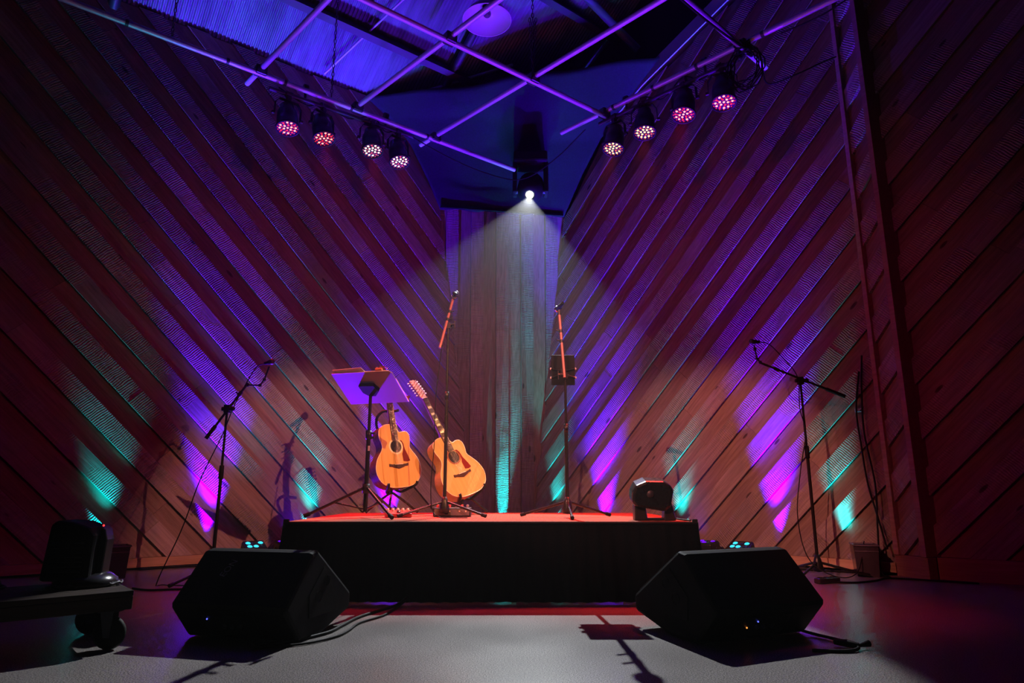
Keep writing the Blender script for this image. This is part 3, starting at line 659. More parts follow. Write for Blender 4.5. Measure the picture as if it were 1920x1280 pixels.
def guitar_stand(label, G, R, neck_hook):
    base = V((G.x, G.y, HS)) + (R @ V((0, 0, -0.16))) * 1.0; base.z = HS
    t = thing('guitar_stand', label, 'guitar stand', base, 0, 'guitar stands on the riser')
    g = lambda x, y, z: G + R @ V((x, y, z))
    post_lo = base + Z * 0.05; back = g(0, 0.06, -0.15); topp = g(0, 0.40, -0.155)
    wpart(MB().tube([base + Z * 0.16, back, topp], 0.011, 8), 'post', M_STAND, t)
    for k in range(3):
        a = 0.6 + k * 2 * PI / 3; f = base + V((math.cos(a) * 0.24, math.sin(a) * 0.20, 0.012))
        wpart(MB().tube([base + Z * 0.17, base.lerp(f, 0.45) + Z * 0.10, f], 0.010, 8), 'leg', M_STAND, t)
    for s in (-1, 1):
        pts = smooth_path([g(0, 0.03, -0.15), g(s * 0.06, -0.012, -0.13), g(s * 0.10, -0.005, -0.06), g(s * 0.125, 0.010, 0.015), g(s * 0.13, 0.032, 0.03)], 4)
        wpart(MB().tube(pts, 0.0105, 8), 'cradle_arm', M_RUBBER, t)
    if neck_hook:
        pts = smooth_path([topp, g(-0.06, 0.50, -0.14), g(-0.085, 0.58, -0.09), g(-0.055, 0.625, -0.045), g(0.0, 0.63, -0.035), g(0.06, 0.625, -0.02), g(0.075, 0.625, 0.0)], 4)
        wpart(MB().tube(pts, 0.0115, 8), 'neck_hook', M_RUBBER, t)
    return t
guitar_stand('black tubular stand with neck hook holding the dark-sided guitar', G1, R1, True)
guitar_stand('low black stand cradling the blonde twelve-string guitar', G2, R2g, False)

# ------------------------------------------------------------------ tripod stands
def tripod(t, r, yaw, hub, mat, rad=0.009):
    for k in range(3):
        a = yaw + k * 2 * PI / 3; d = V((math.cos(a), math.sin(a), 0)); f = d * r
        lg = MB().tube([d * 0.02 + Z * hub, f + Z * 0.016], rad, 8).build('leg', mat, t)
        MB().tube([f * 0.93 + Z * (0.016 + 0.07 * (hub - 0.016)), f * 1.03 + Z * 0.014], rad + 0.004, 8).build('rubber_foot', M_RUBBER, lg)
def mic(name, label, grille, tail, r=0.024, group=None, colour=None):
    g, tl = V(grille), V(tail); ax = (g - tl).normalized(); L = (g - tl).length
    t = thing(name, label, 'microphone', tl, 0, group); M = at((0, 0, 0), frame_to(ax))
    MB().lathe([(0.0, 0.0), (0.010, 0.001), (0.012, 0.01), (0.017, L * 0.8), (0.019, L * 0.86)], 16, M).build('handle', M_MATTE, t)
    MB().lathe([(0.019, L * 0.86), (0.025, L * 0.90), (0.0255, L * 0.92), (0.0255, L * 0.94)], 16, M).build('collar', M_CHROME, t)
    MB().lathe([(0.025, L * 0.94), (0.0258, L * 1.0), (0.022, L * 1.08), (0.012, L * 1.13), (0.0, L * 1.145)], 16, M).build('grille', plain('steel_mesh_grille', (0.25, 0.25, 0.27), 0.45, 0.8), t)
    return t
def mic_stand(label, base, yaw, r, pole_h, low, tip, boom_mat, knob_side, group):
    t = thing('microphone_stand', label, 'microphone stand', base, 0, group); B = V(base)
    tripod(t, r, yaw, 0.105, M_STAND)
    MB().lathe([(0.0, 0.025), (0.034, 0.03), (0.036, 0.06), (0.026, 0.11), (0.016, 0.14), (0.0, 0.142)], 16).build('hub', M_BLACK, t)
    MB().tube([(0, 0, 0.03), (0, 0, pole_h * 0.62)], 0.0130, 10).build('lower_pole', M_STAND, t)
    MB().tube([(0, 0, pole_h * 0.60), (0, 0, pole_h)], 0.0095, 10).build('upper_pole', M_STAND, t)
    MB().lathe([(0.0, -0.03), (0.015, -0.03), (0.017, 0.03), (0.0, 0.03)], 12, Matrix.Translation((0, 0, pole_h * 0.62))).build('clutch', M_BLACK, t)
    lo, tp = V(low) - B, V(tip) - B
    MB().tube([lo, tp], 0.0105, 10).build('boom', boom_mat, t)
    d = (tp - lo).normalized(); piv = V((0, 0, pole_h))
    c = MB(); c.box(piv, (0.035, 0.03, 0.045)); c.tube([piv + V((-0.03, 0, 0)), piv + V((0.03, 0, 0))], 0.012, 8); c.tube([piv + V((knob_side * 0.02, -0.02, 0.005)), piv + V((knob_side * 0.055, -0.03, 0.005))], 0.008, 8); c.tube([piv + V((knob_side * 0.052, -0.03, 0.03)), piv + V((knob_side * 0.052, -0.03, -0.03))], 0.006, 6)
    c.build('boom_clamp', M_BLACK, t)
    for f in (0.56, 0.72):
        cc = lo.lerp(tp, f); k = MB().tube([cc - d * 0.012, cc + d * 0.012], 0.0125, 10); k.tube([cc, cc + V((knob_side * 0.035, -0.01, 0.006))], 0.0055, 6); k.build('boom_knob', M_BLACK, t)
    cc = MB().tube([tp - d * 0.01, tp + d * 0.03], 0.012, 10); cc.build('clip', M_BLACK, t)
    return t
GS = 'microphone stands on the riser'
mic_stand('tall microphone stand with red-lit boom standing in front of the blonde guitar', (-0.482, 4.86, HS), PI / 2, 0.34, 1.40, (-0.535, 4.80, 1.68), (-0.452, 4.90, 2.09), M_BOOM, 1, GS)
mic1 = mic('microphone', 'vocal microphone on the red-lit boom above the blonde guitar', (-0.440, 4.955, 2.145), (-0.437, 4.80, 2.10))
ring = MB().tube([V((-0.440, 4.86, 2.105)) + V((0.024 * math.cos(x), 0, 0.022 * math.sin(x))) for x in [PI + PI * i / 10 for i in range(11)]], 0.005, 6)
wpart(ring, 'clip_ring', M_CHROME, mic1)
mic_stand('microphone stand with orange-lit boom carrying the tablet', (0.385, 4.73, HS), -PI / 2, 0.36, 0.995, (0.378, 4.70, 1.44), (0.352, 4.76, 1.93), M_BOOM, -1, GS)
mic('microphone', 'vocal microphone on the orange-lit boom above the tablet', (0.342, 4.84, 1.985), (0.374, 4.68, 1.992))
# tablet in its holder
tb = thing('tablet_holder', 'spider holder with four pale grips clamped to the orange-lit microphone stand', 'holder', (0.375, 4.775, 1.40))
tab = thing('tablet', 'black tablet seen from behind, gripped in the spider holder', 'tablet', (0.375, 4.775, 1.40))
MB().box((0, 0.012, 0.11), (0.172, 0.009, 0.225)).build('case', M_MATTE, tab, 0.006)
MB().box((0, 0.0175, 0.11), (0.155, 0.002, 0.205)).build('screen', plain('dark_screen', (0.01, 0.01, 0.012), 0.1), tab)
ar = MB(); ar.box((0, -0.006, 0.09), (0.04, 0.024, 0.05))
for s in (-1, 1):
    for z0_, z1_ in ((0.10, 0.118), (0.08, 0.052)): ar.tube([(0, -0.008, z0_), (s * 0.088, -0.002, z1_)], 0.004, 6)
ar.build('arms', M_BLACK, tb)
M_GRIP = plain('pale_grip', (0.75, 0.62, 0.55), 0.4)
for s in (-1, 1):
    for z_ in (0.118, 0.052): MB().box((s * 0.091, 0.010, z_), (0.010, 0.022, 0.013)).build('grip', M_GRIP, tb, 0.002)

# music stand
ms = thing('music_stand', 'black music stand with violet-lit desk in front of the dark-sided guitar', 'music stand', (-1.02, 4.74, HS))
tripod(ms, 0.40, PI + 0.12, 0.20, M_STAND, 0.010)
for k in range(3):
    a = PI + 0.12 + k * 2 * PI / 3; d = V((math.cos(a), math.sin(a), 0)); MB().tube([d * 0.015 + Z * 0.06, d * 0.22 + Z * 0.105], 0.006, 6).build('strut', M_STAND, ms)
MB().tube([(0, 0, 0.04), (0, 0, 0.60)], 0.0155, 12).build('lower_pole', M_STAND, ms)
MB().tube([(0, 0, 0.58), (0, 0, 0.885)], 0.0115, 12).build('upper_pole', M_STAND, ms)
MB().lathe([(0.0, 0.165), (0.026, 0.165), (0.028, 0.23), (0.0, 0.23)], 14).build('leg_collar', M_BLACK, ms)
kn = MB().lathe([(0.0, 0.54), (0.021, 0.54), (0.023, 0.60), (0.0, 0.60)], 14); kn.tube([(0.015, -0.01, 0.58), (0.05, -0.02, 0.58)], 0.007, 6); kn.tube([(0.015, -0.01, 0.55), (0.045, -0.02, 0.548)], 0.006, 6); kn.build('height_knob', M_BLACK, ms)
MB().box((0.009, -0.017, 0.475), (0.014, 0.002, 0.035)).build('sticker', plain('pale_sticker', (0.6, 0.55, 0.55), 0.6), ms)
DU = V((0.955, -0.296, 0.0)).normalized(); DD = V((0.253, 0.812, -0.526)); DD = (DD - DU * DD.dot(DU)).normalized(); DN = DU.cross(DD)   # underside normal
DR = Matrix((DU, DD, DN)).transposed(); DC = V((0.002, -0.035, 0.905))
desk = MB().prism([(-0.235, -0.165), (0.215, -0.165), (0.235, -0.145), (0.235, 0.175), (-0.235, 0.175), (-0.235, -0.155)], Matrix.Identity(4), -0.003, 0.003).build('desk', plain('desk_enamel', (0.30, 0.29, 0.32), 0.5), ms, M=at(DC, DR))
dn_down = 1 if DN.z < 0 else -1
MB().box((0, 0.17, -dn_down * 0.025), (0.47, 0.006, 0.05)).build('lip', M_BLACK, desk)
MB().tube([(0.2365, -0.08, 0), (0.2365, 0.172, 0)], 0.004, 6).build('edge_strip', M_BIND, desk)
MB().tube([(-0.232, -0.167, 0), (0.215, -0.167, 0)], 0.0035, 6).build('edge_strip', M_BIND, desk)
bk_ = MB().prism([(-0.06, -0.055), (0.055, -0.05), (0.075, 0.01), (0.03, 0.06), (-0.02, 0.06), (-0.055, 0.02)], Matrix.Identity(4), 0.004 * dn_down, 0.032 * dn_down); bk_.build('bracket', M_MATTE, desk)
tag(MB().prism([(-0.215, -0.196), (0.015, -0.205), (0.03, -0.16), (-0.215, -0.15)], at(V(ms.location) + DC, DR), -dn_down * 0.010, -dn_down * 0.006).build('sheet_music', plain('paper', (0.8, 0.78, 0.75), 0.7)), 'loose white sheets lying on the music stand desk', 'paper')
cl = MB().box((0.14, -0.172, -dn_down * 0.012), (0.05, 0.02, 0.016)).box((0.14, -0.16, -dn_down * 0.022), (0.03, 0.03, 0.006))
c_ = cl.build('page_clip', plain('orange_clip', (0.7, 0.25, 0.06), 0.4), M=at(V(ms.location) + DC, DR)); tag(c_, 'small clip on the top edge of the music stand desk', 'clip')

# pedals at the feet of the stands
M_RED = plain('red_tinted_plastic', (0.5, 0.03, 0.02), 0.35); M_GREY = plain('grey_panel', (0.16, 0.14, 0.15), 0.5)
pd = thing('preamp_pedal', 'flat preamp box with a row of knobs behind the middle microphone stand legs', 'pedal', (-0.43, 4.95, HS))
MB().box((0, 0, 0.033), (0.27, 0.15, 0.060)).build('case', M_BLACK, pd, 0.006)
MB().box((0, -0.0765, 0.033), (0.25, 0.003, 0.046)).build('panel', M_GREY, pd)
for i, x in enumerate((-0.105, -0.065, -0.02, 0.03, 0.07, 0.11)):
    MB().lathe([(0.0, 0.022), (0.009, 0.021), (0.011, 0.0)], 10, Matrix.Translation((x, -0.03, 0.063))).build('knob', M_GREY if i % 2 else M_RED, pd)
MB().lathe([(0.0, 0.006), (0.016, 0.005), (0.017, 0.0)], 12, at((-0.04, -0.078, 0.034), frame_to((0, -1, 0)))).build('jack', M_MATTE, pd)
for x in (-0.015, 0.055, 0.10): MB().box((x, -0.079, 0.04), (0.010, 0.004, 0.010)).build('button', M_BIND, pd)
pd = thing('effects_pedal', 'low red-lit effects pedal beside the music stand leg', 'pedal', (-0.80, 4.80, HS), 0.25)
MB().prism([(-0.06, 0.002), (0.06, 0.002), (0.06, 0.05), (-0.06, 0.028)], Matrix(((0, 0, 1, 0), (1, 0, 0, 0), (0, 1, 0, 0), (0, 0, 0, 1))), -0.09, 0.09).build('case', M_RED, pd, 0.005)  # case coloured red for the red light falling on it
for i in range(5): MB().lathe([(0.0, 0.018), (0.008, 0.017), (0.010, 0.0)], 10, Matrix.Translation((-0.07 + i * 0.035, 0.03, 0.045))).build('knob', M_BIND, pd)
MB().lathe([(0.0, 0.014), (0.014, 0.013), (0.015, 0.0)], 12, Matrix.Translation((0.0, -0.03, 0.036))).build('footswitch', M_CHROME, pd)

# hooded moving lamp on the corner of the riser
hl = thing('yoke_lamp', 'hooded black lamp on a two-legged yoke at the front corner of the riser', 'stage light', (0.895, 4.36, HS), -0.05)
ym = MB()
YM = lambda x: Matrix(((1, 0, 0, 0), (0, 0, -1, x), (0, 1, 0, 0), (0, 0, 0, 1)))
ym.prism([(-0.118, 0.0), (-0.035, 0.0), (-0.045, 0.07), (-0.062, 0.15), (-0.075, 0.175), (-0.105, 0.175), (-0.115, 0.14)], YM(0), -0.055, 0.055)
ym.prism([(0.065, 0.0), (0.142, 0.0), (0.13, 0.05), (0.112, 0.13), (0.10, 0.175), (0.07, 0.175), (0.062, 0.13), (0.07, 0.06)], YM(0), -0.055, 0.055)
ym.box((0.01, 0, 0.008), (0.2, 0.09, 0.014)); ym.build('yoke', M_BLACK, hl, 0.012)
hR = Matrix.Rotation(0.16, 3, 'Y') @ Matrix.Rotation(0.15, 3, 'X')
hb = MB().prism([(-0.128, -0.06), (-0.10, -0.085), (0.09, -0.085), (0.118, -0.05), (0.122, 0.05), (0.10, 0.085), (0.05, 0.10), (-0.06, 0.085), (-0.115, 0.05), (-0.132, 0.0)], Matrix(((1, 0, 0, 0), (0, 0, -1, 0), (0, 1, 0, 0), (0, 0, 0, 1))), -0.10, 0.10).build('head', plain('gloss_black_hood', (0.008, 0.0075, 0.008), 0.28), hl, 0.025, M=at((0.0, 0, 0.165), hR))
MB().lathe([(0.0, 0.004), (0.07, 0.002), (0.085, 0.0)], 24, at((0.0, 0.101, 0.0), frame_to((0, 1, 0)))).build('front_lens', M_LOFF, hb)
MB().lathe([(0.0, 0.008), (0.02, 0.006), (0.024, 0.0)], 12, at((-0.02, -0.101, 0.01), frame_to((0, -1, 0)))).build('rear_knob', M_STEEL, hb)

# ------------------------------------------------------------------ boom stands by the walls
def boom_stand(label, base, yaw, r, pole_h, low, tip, bracket, mic_tip, mic_tail, miclabel, cable, clabel):
    t = thing('boom_stand', label, 'microphone stand', base, 0, 'boom microphone stands on the floor'); B = V(base)
    tripod(t, r, yaw, 0.10, M_STAND, 0.010)
    MB().lathe([(0.0, 0.03), (0.036, 0.035), (0.04, 0.06), (0.028, 0.12), (0.014, 0.16), (0.0, 0.162)], 14).build('hub', M_BLACK, t)
    MB().tube([(0, 0, 0.03), (0, 0, pole_h * 0.62)], 0.012, 10).build('lower_pole', M_MATTE, t)
    MB().tube([(0, 0, pole_h * 0.6), (0, 0, pole_h)], 0.009, 10).build('upper_pole', M_MATTE, t)
    MB().lathe([(0.0, -0.05), (0.018, -0.05), (0.017, 0.05), (0.0, 0.05)], 12, Matrix.Translation((0, 0, pole_h * 0.62))).build('clutch', M_MATTE, t)
    lo, tp = V(low) - B, V(tip) - B; d = (tp - lo).normalized(); piv = V((0, 0, pole_h))
    bm = MB().tube([lo, tp], 0.009, 10).build('boom', M_MATTE, t)
    MB().tube([lo, lo.lerp(tp, 0.22)], 0.0145, 10).build('boom_grip', M_RUBBER, bm)
    c = MB().box(piv, (0.04, 0.04, 0.06)); c.tube([piv + V((-0.04, 0, 0)), piv + V((0.04, 0, 0))], 0.016, 8); c.ball(piv + V((0.045, -0.01, 0)), 0.02, 10); c.build('boom_clamp', M_MATTE, t)
    k = MB(); cc = lo.lerp(tp, 0.8); k.tube([cc - d * 0.02, cc + d * 0.02], 0.014, 8); k.tube([cc, cc + V((-0.03, -0.01, 0.01))], 0.006, 6); k.build('boom_knob', M_MATTE, t)
    mb = MB(); bp = [V(p) - B for p in bracket]
    mb.tube(bp, 0.0065, 8)
    for p in bp[:-1]: mb.ball(p, 0.014, 8)
    mb.build('bracket', M_MATTE, t)
    a, b = V(mic_tip), V(mic_tail); m = thing('instrument_microphone', miclabel, 'microphone', b, 0); ax = frame_to(a - b); L = (a - b).length
    MB().lathe([(0.0, 0.0), (0.012, 0.002), (0.014, L * 0.3), (0.018, L * 0.5), (0.019, L * 0.6)], 14, at((0, 0, 0), ax)).build('handle', M_MATTE, m)
    MB().lathe([(0.020, L * 0.6), (0.024, L * 0.7), (0.024, L * 0.9), (0.015, L), (0.0, L * 1.02)], 14, at((0, 0, 0), ax)).build('grille', M_STEEL, m)
    tag(MB().tube(smooth_path(cable, 8), 0.0038, 6).build('microphone_cable', M_CABLE), clabel, 'cable', 'microphone cables')
BL = (-2.2, 5.1, 0)
boom_stand('boom stand beside the left wall, boom tilted up toward the violet streak', BL, 2.25, 0.36, 1.262, (-2.31, 5.03, 1.03), (-2.09, 5.18, 1.475),
           [(-2.09, 5.18, 1.46), (-1.985, 5.16, 1.455), (-1.955, 5.16, 1.50), (-1.92, 5.15, 1.605)], (-1.885, 5.14, 1.645), (-1.965, 5.165, 1.63), 'small microphone at the tip of the boom by the violet-lit left wall',
           [(-1.965, 5.165, 1.63), (-2.03, 5.17, 1.60), (-2.10, 5.17, 1.47), (-2.16, 5.12, 1.28), (-2.20, 5.05, 1.05), (-2.30, 4.98, 0.72), (-2.38, 4.95, 0.38), (-2.47, 4.86, 0.03), (-2.42, 4.85, 0.008), (-2.1, 4.8, 0.008)], 'thin cable running from the left boom microphone down to the floor')
BR = (2.38, 5.4, 0)
boom_stand('boom stand beside the right wall, boom slanting down to the dark return', BR, -0.28, 0.35, 1.53, (2.72, 5.37, 1.395), (2.07, 5.42, 1.685),
           [(2.07, 5.42, 1.69), (2.045, 5.42, 1.72), (2.035, 5.42, 1.80), (2.03, 5.42, 1.835)], (1.995, 5.42, 1.865), (2.08, 5.42, 1.862), 'small microphone at the tip of the boom by the right wall',
           [(2.08, 5.42, 1.862), (2.16, 5.42, 1.84), (2.26, 5.41, 1.72), (2.36, 5.40, 1.56), (2.35, 5.39, 1.3), (2.37, 5.37, 1.1), (2.30, 5.37, 0.8), (2.24, 5.36, 0.45), (2.28, 5.33, 0.14), (2.42, 5.22, 0.02), (2.62, 5.28, 0.04), (2.76, 5.40, 0.26)], 'cable looping from the right boom microphone to the tub by the wall')

# ------------------------------------------------------------------ floor wedges (seen from behind)
M_WEDGE = plain('textured_black_cabinet', (0.006, 0.0055, 0.006), 0.7, spec=0.15)
M_GRILLE = plain('perforated_black_grille', (0.01, 0.01, 0.01), 0.6, 0.3)
M_BLUE = plain('blue_led', (0.02, 0.02, 0.2), 0.3, emit=(0.10, 0.12, 1.0), strength=2.0)
M_ORNG = plain('amber_led', (0.2, 0.08, 0.01), 0.3, emit=(1.0, 0.28, 0.05), strength=2.0)
M_LOGO = plain('grey_logo', (0.20, 0.20, 0.24), 0.4)
def wedge(label, corner, u, L, mirror, leds, logo):
    u = V((*u, 0)).normalized(); v = V((-u.y, u.x, 0)); t = thing('floor_monitor', label, 'speaker', corner, math.atan2(u.y, u.x), 'floor monitor wedges in front of the stage')
    prof = [(0.0, 0.004), (-0.130, 0.145), (-0.128, 0.165), (0.065, 0.370), (0.115, 0.382), (0.465, 0.150), (0.46, 0.075), (0.19, 0.004)]
    MX = Matrix(((0, 0, 1, 0), (1, 0, 0, 0), (0, 1, 0, 0), (0, 0, 0, 1)))
    MB().prism(prof, MX, 0, L).build('cabinet', M_WEDGE, t, 0.018)
    a, b = V((0, 0.125, 0.378)), V((0, 0.455, 0.160)); n_ = V((0, b.z - a.z, -(b.y - a.y))).normalized() * -1
    c = (a + b) / 2 + n_ * 0.004; MB().box(c + V((L / 2, 0, 0)), (L - 0.05, (b - a).length - 0.03, 0.008), Matrix((V((1, 0, 0)), (b - a).normalized(), V((1, 0, 0)).cross((b - a).normalized()))).transposed()).build('grille', M_GRILLE, t)
    e = L if not mirror else 0.0; s = 1 if not mirror else -1
    for y, z in ((0.20, 0.235), (0.13, 0.175)):
        MB().lathe([(0.026, 0.006), (0.024, 0.002), (0.020, -0.002), (0.0, -0.002)], 16, at((e + s * 0.001, y, z), frame_to((s, 0, 0)))).build('port', M_HOLE, t)
    MB().prism([(0.06, 0.09), (0.27, 0.09), (0.30, 0.16), (0.17, 0.30), (0.05, 0.19)], Matrix(((0, 0, 1, e), (1, 0, 0, 0), (0, 1, 0, 0), (0, 0, 0, 1))), 0.0 if s > 0 else -0.004, 0.004 if s > 0 else 0.0).build('end_plate', M_WEDGE, t, 0.003)
    bd = V((0, -0.130, 0.141)).normalized(); bn = V((0, -0.735, -0.678))      # lower back face
    pr = Matrix((V((1, 0, 0)), V((0, -0.678, 0.735)), V((1, 0, 0)).cross(V((0, -0.678, 0.735))))).transposed()
    if pr.col[2].dot(bn) < 0: pass
    MB().box(V((L * 0.48, -0.063, 0.073)) + bn * 0.003, (L * 0.45, 0.13, 0.006), pr).build('input_panel', M_GRILLE, t)
    for fx, fy, mt in leds:
        p = V((L * fx, -0.130 * fy, 0.004 + 0.141 * fy)) + bn * 0.009
        MB().ball(p, 0.0035, 8).build('led', mt, t)
    for i in range(3): MB().lathe([(0.0, 0.010), (0.011, 0.009), (0.013, 0.0)], 10, at(V((L * (0.42 + 0.07 * i), -0.063, 0.073)) + bn * 0.006, frame_to(bn))).build('socket', M_STEEL, t)
    if logo:
        cu = bpy.data.curves.new('logo', 'FONT'); cu.body = 'EON'; cu.size = 0.045; cu.extrude = 0.0006; cu.align_x = 'CENTER'; cu.align_y = 'CENTER'; cu.materials.append(M_LOGO)
        f_ = bpy.data.objects.new('logo_text', cu); lm = bpy.data.meshes.new_from_object(f_); bpy.data.objects.remove(f_)
        lm.materials.clear(); lm.materials.append(M_LOGO); o = bpy.data.objects.new('logo', lm); COL.objects.link(o); o.parent = t
        uu = V((0, 0.193, 0.205)).normalized(); bn2 = V((0, -0.205, 0.193)).normalized()
        o.matrix_local = at(V((L * 0.33, -0.0, 0.30)) + bn2 * 0.003, Matrix((V((1, 0, 0)), uu, bn2)).transposed() @ Matrix.Rotation(math.radians(75), 3, 'Z'))
    return t
wedge('black floor wedge speaker beside the cart, tiny blue light on its back', (-1.485, 3.24, 0), (0.972, -0.235), 0.575, False, [(0.30, 0.72, M_BLUE)], True)
wedge('black floor wedge speaker with blue and amber lights, by the tablet shadow', (0.80, 3.05, 0), (0.905, 0.425), 0.635, True, [(0.40, 0.68, M_BLUE), (0.33, 0.50, M_ORNG)], False)

# ------------------------------------------------------------------ cart with the parked moving head
E1 = V((-0.75, -0.66, 0)).normalized(); E2 = V((-0.66, 0.75, 0)).normalized(); CC = V((-1.62, 3.0, 0))
cart = thing('equipment_cart', 'low wooden dolly on four swivel casters at the left edge', 'cart', CC + E1 * 0.5 + E2 * 0.24)
C0 = V(cart.location); RCt = Matrix((E1, E2, E1.cross(E2))).transposed() if E1.cross(E2).z > 0 else Matrix((-E1, E2, Z)).transposed()
for i in range(4): MB().box((0, -0.18 + i * 0.12, 0.222), (1.0, 0.117, 0.022), None).build('plank', M_CART, cart, 0.003, M=RCt.to_4x4())
fr_ = MB()
for s in (-1, 1): fr_.box((0, s * 0.222, 0.184), (1.0, 0.035, 0.054)); fr_.box((s * 0.482, 0, 0.184), (0.035, 0.41, 0.054))
fr_.build('frame', M_CART, cart, 0.004, M=RCt.to_4x4())
for sx in (-1, 1):
    for sy in (-1, 1):
        p = RCt @ V((sx * 0.43, sy * 0.20, 0)); a = random.uniform(-1.5, -1.2); ax = V((math.cos(a), math.sin(a), 0)); f = V((-ax.y, ax.x, 0)) * 0.02
        c = MB().box(p + Z * 0.153, (0.07, 0.07, 0.008))
        for s in (-1, 1): c.prism([(-0.03, 0.0), (0.022, 0.0), (0.018, -0.103), (-0.008, -0.103)], at(p + Z * 0.153 + ax * (s * 0.024), Matrix((V((-ax.y, ax.x, 0)), Z, V((-ax.y, ax.x, 0)).cross(Z))).transposed()), -0.003, 0.003)
        c = c.build('caster_fork', M_STEEL, cart)
        MB().lathe([(0.0, -0.017), (0.052, -0.017), (0.063, -0.012), (0.068, 0.0), (0.063, 0.012), (0.052, 0.017), (0.0, 0.017)], 24, at(p + Z * 0.067 + V((-ax.y, ax.x, 0)) * 0.004, frame_to(ax))).build('wheel', M_RUBBER, c)
pk = thing('parked_moving_head', 'black moving head light with a red status LED, parked on the cart', 'stage light', V((-1.95, 3.13, 0.234)), 0.15)
MB().lathe([(0.0, 0.0), (0.125, 0.0), (0.13, 0.012), (0.125, 0.03), (0.10, 0.05), (0.075, 0.062), (0.0, 0.064)], 32, Matrix.Translation((0.035, 0, 0))).build('base', plain('gloss_black_base', (0.02, 0.02, 0.022), 0.2), pk)
hb = MB().prism([(-0.118, 0.03), (0.085, 0.03), (0.088, 0.22), (0.06, 0.255), (0.0, 0.278), (-0.075, 0.285), (-0.098, 0.27)], Matrix(((1, 0, 0, 0), (0, 0, -1, 0), (0, 1, 0, 0), (0, 0, 0, 1))), -0.10, 0.10).build('head', M_MATTE, pk, 0.015)
MB().prism([(0.088, 0.05), (0.112, 0.05), (0.118, 0.20), (0.105, 0.245), (0.086, 0.262), (0.082, 0.22)], Matrix(((1, 0, 0, 0), (0, 0, -1, 0), (0, 1, 0, 0), (0, 0, 0, 1))), -0.04, 0.04).build('yoke', M_BLACK, pk, 0.006)
MB().ball((0.098, -0.045, 0.262), 0.0045, 8).build('status_led', plain('red_led', (0.3, 0.01, 0.01), 0.3, emit=(1.0, 0.03, 0.03), strength=3.0), pk)
ln_ = MB(); [ln_.box((-0.015, -0.101, 0.07 + i * 0.02), (0.13, 0.004, 0.006)) for i in range(7)]; ln_.build('vent', M_STEEL, hb)
# cables lying on the cart
CX = (RCt.transposed() @ E1).x * 0.1
cc = []
for i in range(90):
    a = i * 0.32; r = 0.10 + 0.02 * math.sin(i * 0.21) + 0.0004 * i; cc.append(C0 + RCt @ V((CX + r * 1.25 * math.cos(a), -0.02 + r * 0.9 * math.sin(a), 0.243 + 0.00055 * i)))
tag(MB().tube(cc, 0.006, 6).build('cable_coil', M_CABLE), 'black cable heap lying on the wooden cart', 'cable')
cc = [V((-1.95, 3.13, 0.242)) + V(((0.17 + 0.02 * math.sin(3 * a)) * math.cos(a), 0.125 * math.sin(a), 0.004 * (i % 3))) for i, a in enumerate([-1.9 + 0.12 * j for j in range(26)])]
tag(MB().tube(cc, 0.005, 6).build('power_lead', plain('grey_lead', (0.10, 0.09, 0.10), 0.4)), 'power lead curled around the parked lamp base on the cart', 'cable')

# ------------------------------------------------------------------ clear tubs
def clear_mat():
    m, n, l, p = nodes_of('clear_plastic'); p.inputs['Base Color'].default_value = (0.13, 0.11, 0.15, 1); p.inputs['Roughness'].default_value = 0.15
    p.inputs['Transmission Weight'].default_value = 0.55; p.inputs['IOR'].default_value = 1.25; return m
M_CLEAR = clear_mat()
def tub(label, loc, rz, w_, d_, h_):
    t = thing('plastic_tub', label, 'tub', loc, rz, 'clear plastic tubs by the walls'); b = MB(); k = 0.86; th = 0.004
    for s in (-1, 1):
        b.add([V((s * w_ / 2 * k, -d_ / 2 * k, 0)), V((s * w_ / 2 * k, d_ / 2 * k, 0)), V((s * w_ / 2, d_ / 2, h_)), V((s * w_ / 2, -d_ / 2, h_))], [(0, 1, 2, 3)])
        b.add([V((-w_ / 2 * k, s * d_ / 2 * k, 0)), V((w_ / 2 * k, s * d_ / 2 * k, 0)), V((w_ / 2, s * d_ / 2, h_)), V((-w_ / 2, s * d_ / 2, h_))], [(0, 1, 2, 3)])
    b.add([V((x * w_ / 2 * k, y * d_ / 2 * k, 0.002)) for x, y in ((-1, -1), (1, -1), (1, 1), (-1, 1))], [(0, 1, 2, 3)])
    b.build('bin', M_CLEAR, t).modifiers.new('t', 'SOLIDIFY').thickness = th
    l_ = MB()
    for s in (-1, 1): l_.box((s * w_ / 2, 0, h_ - 0.004), (0.014, d_ + 0.014, 0.010)); l_.box((0, s * d_ / 2, h_ - 0.004), (w_ + 0.014, 0.014, 0.010))
    for s in (-1, 1): l_.box((0, s * (d_ / 2 - 0.002), h_ * 0.80), (w_ * 0.97, 0.006, 0.006))
    l_.build('rim', plain('pale_plastic_rim', (0.16, 0.14, 0.18), 0.25), t)
    MB().box((0, 0, h_ * 0.28), (w_ * 0.72, d_ * 0.72, h_ * 0.50)).build('contents', plain('dark_contents', (0.05, 0.04, 0.05), 0.8), t, 0.01)
    return t
tub('clear plastic tub behind the cart by the dark left boards', (-3.04, 5.30, 0.002), 0.65, 0.17, 0.20, 0.235)
tub('clear plastic tub in the corner by the right boom stand', (2.77, 5.43, 0.002), -0.35, 0.17, 0.24, 0.235)

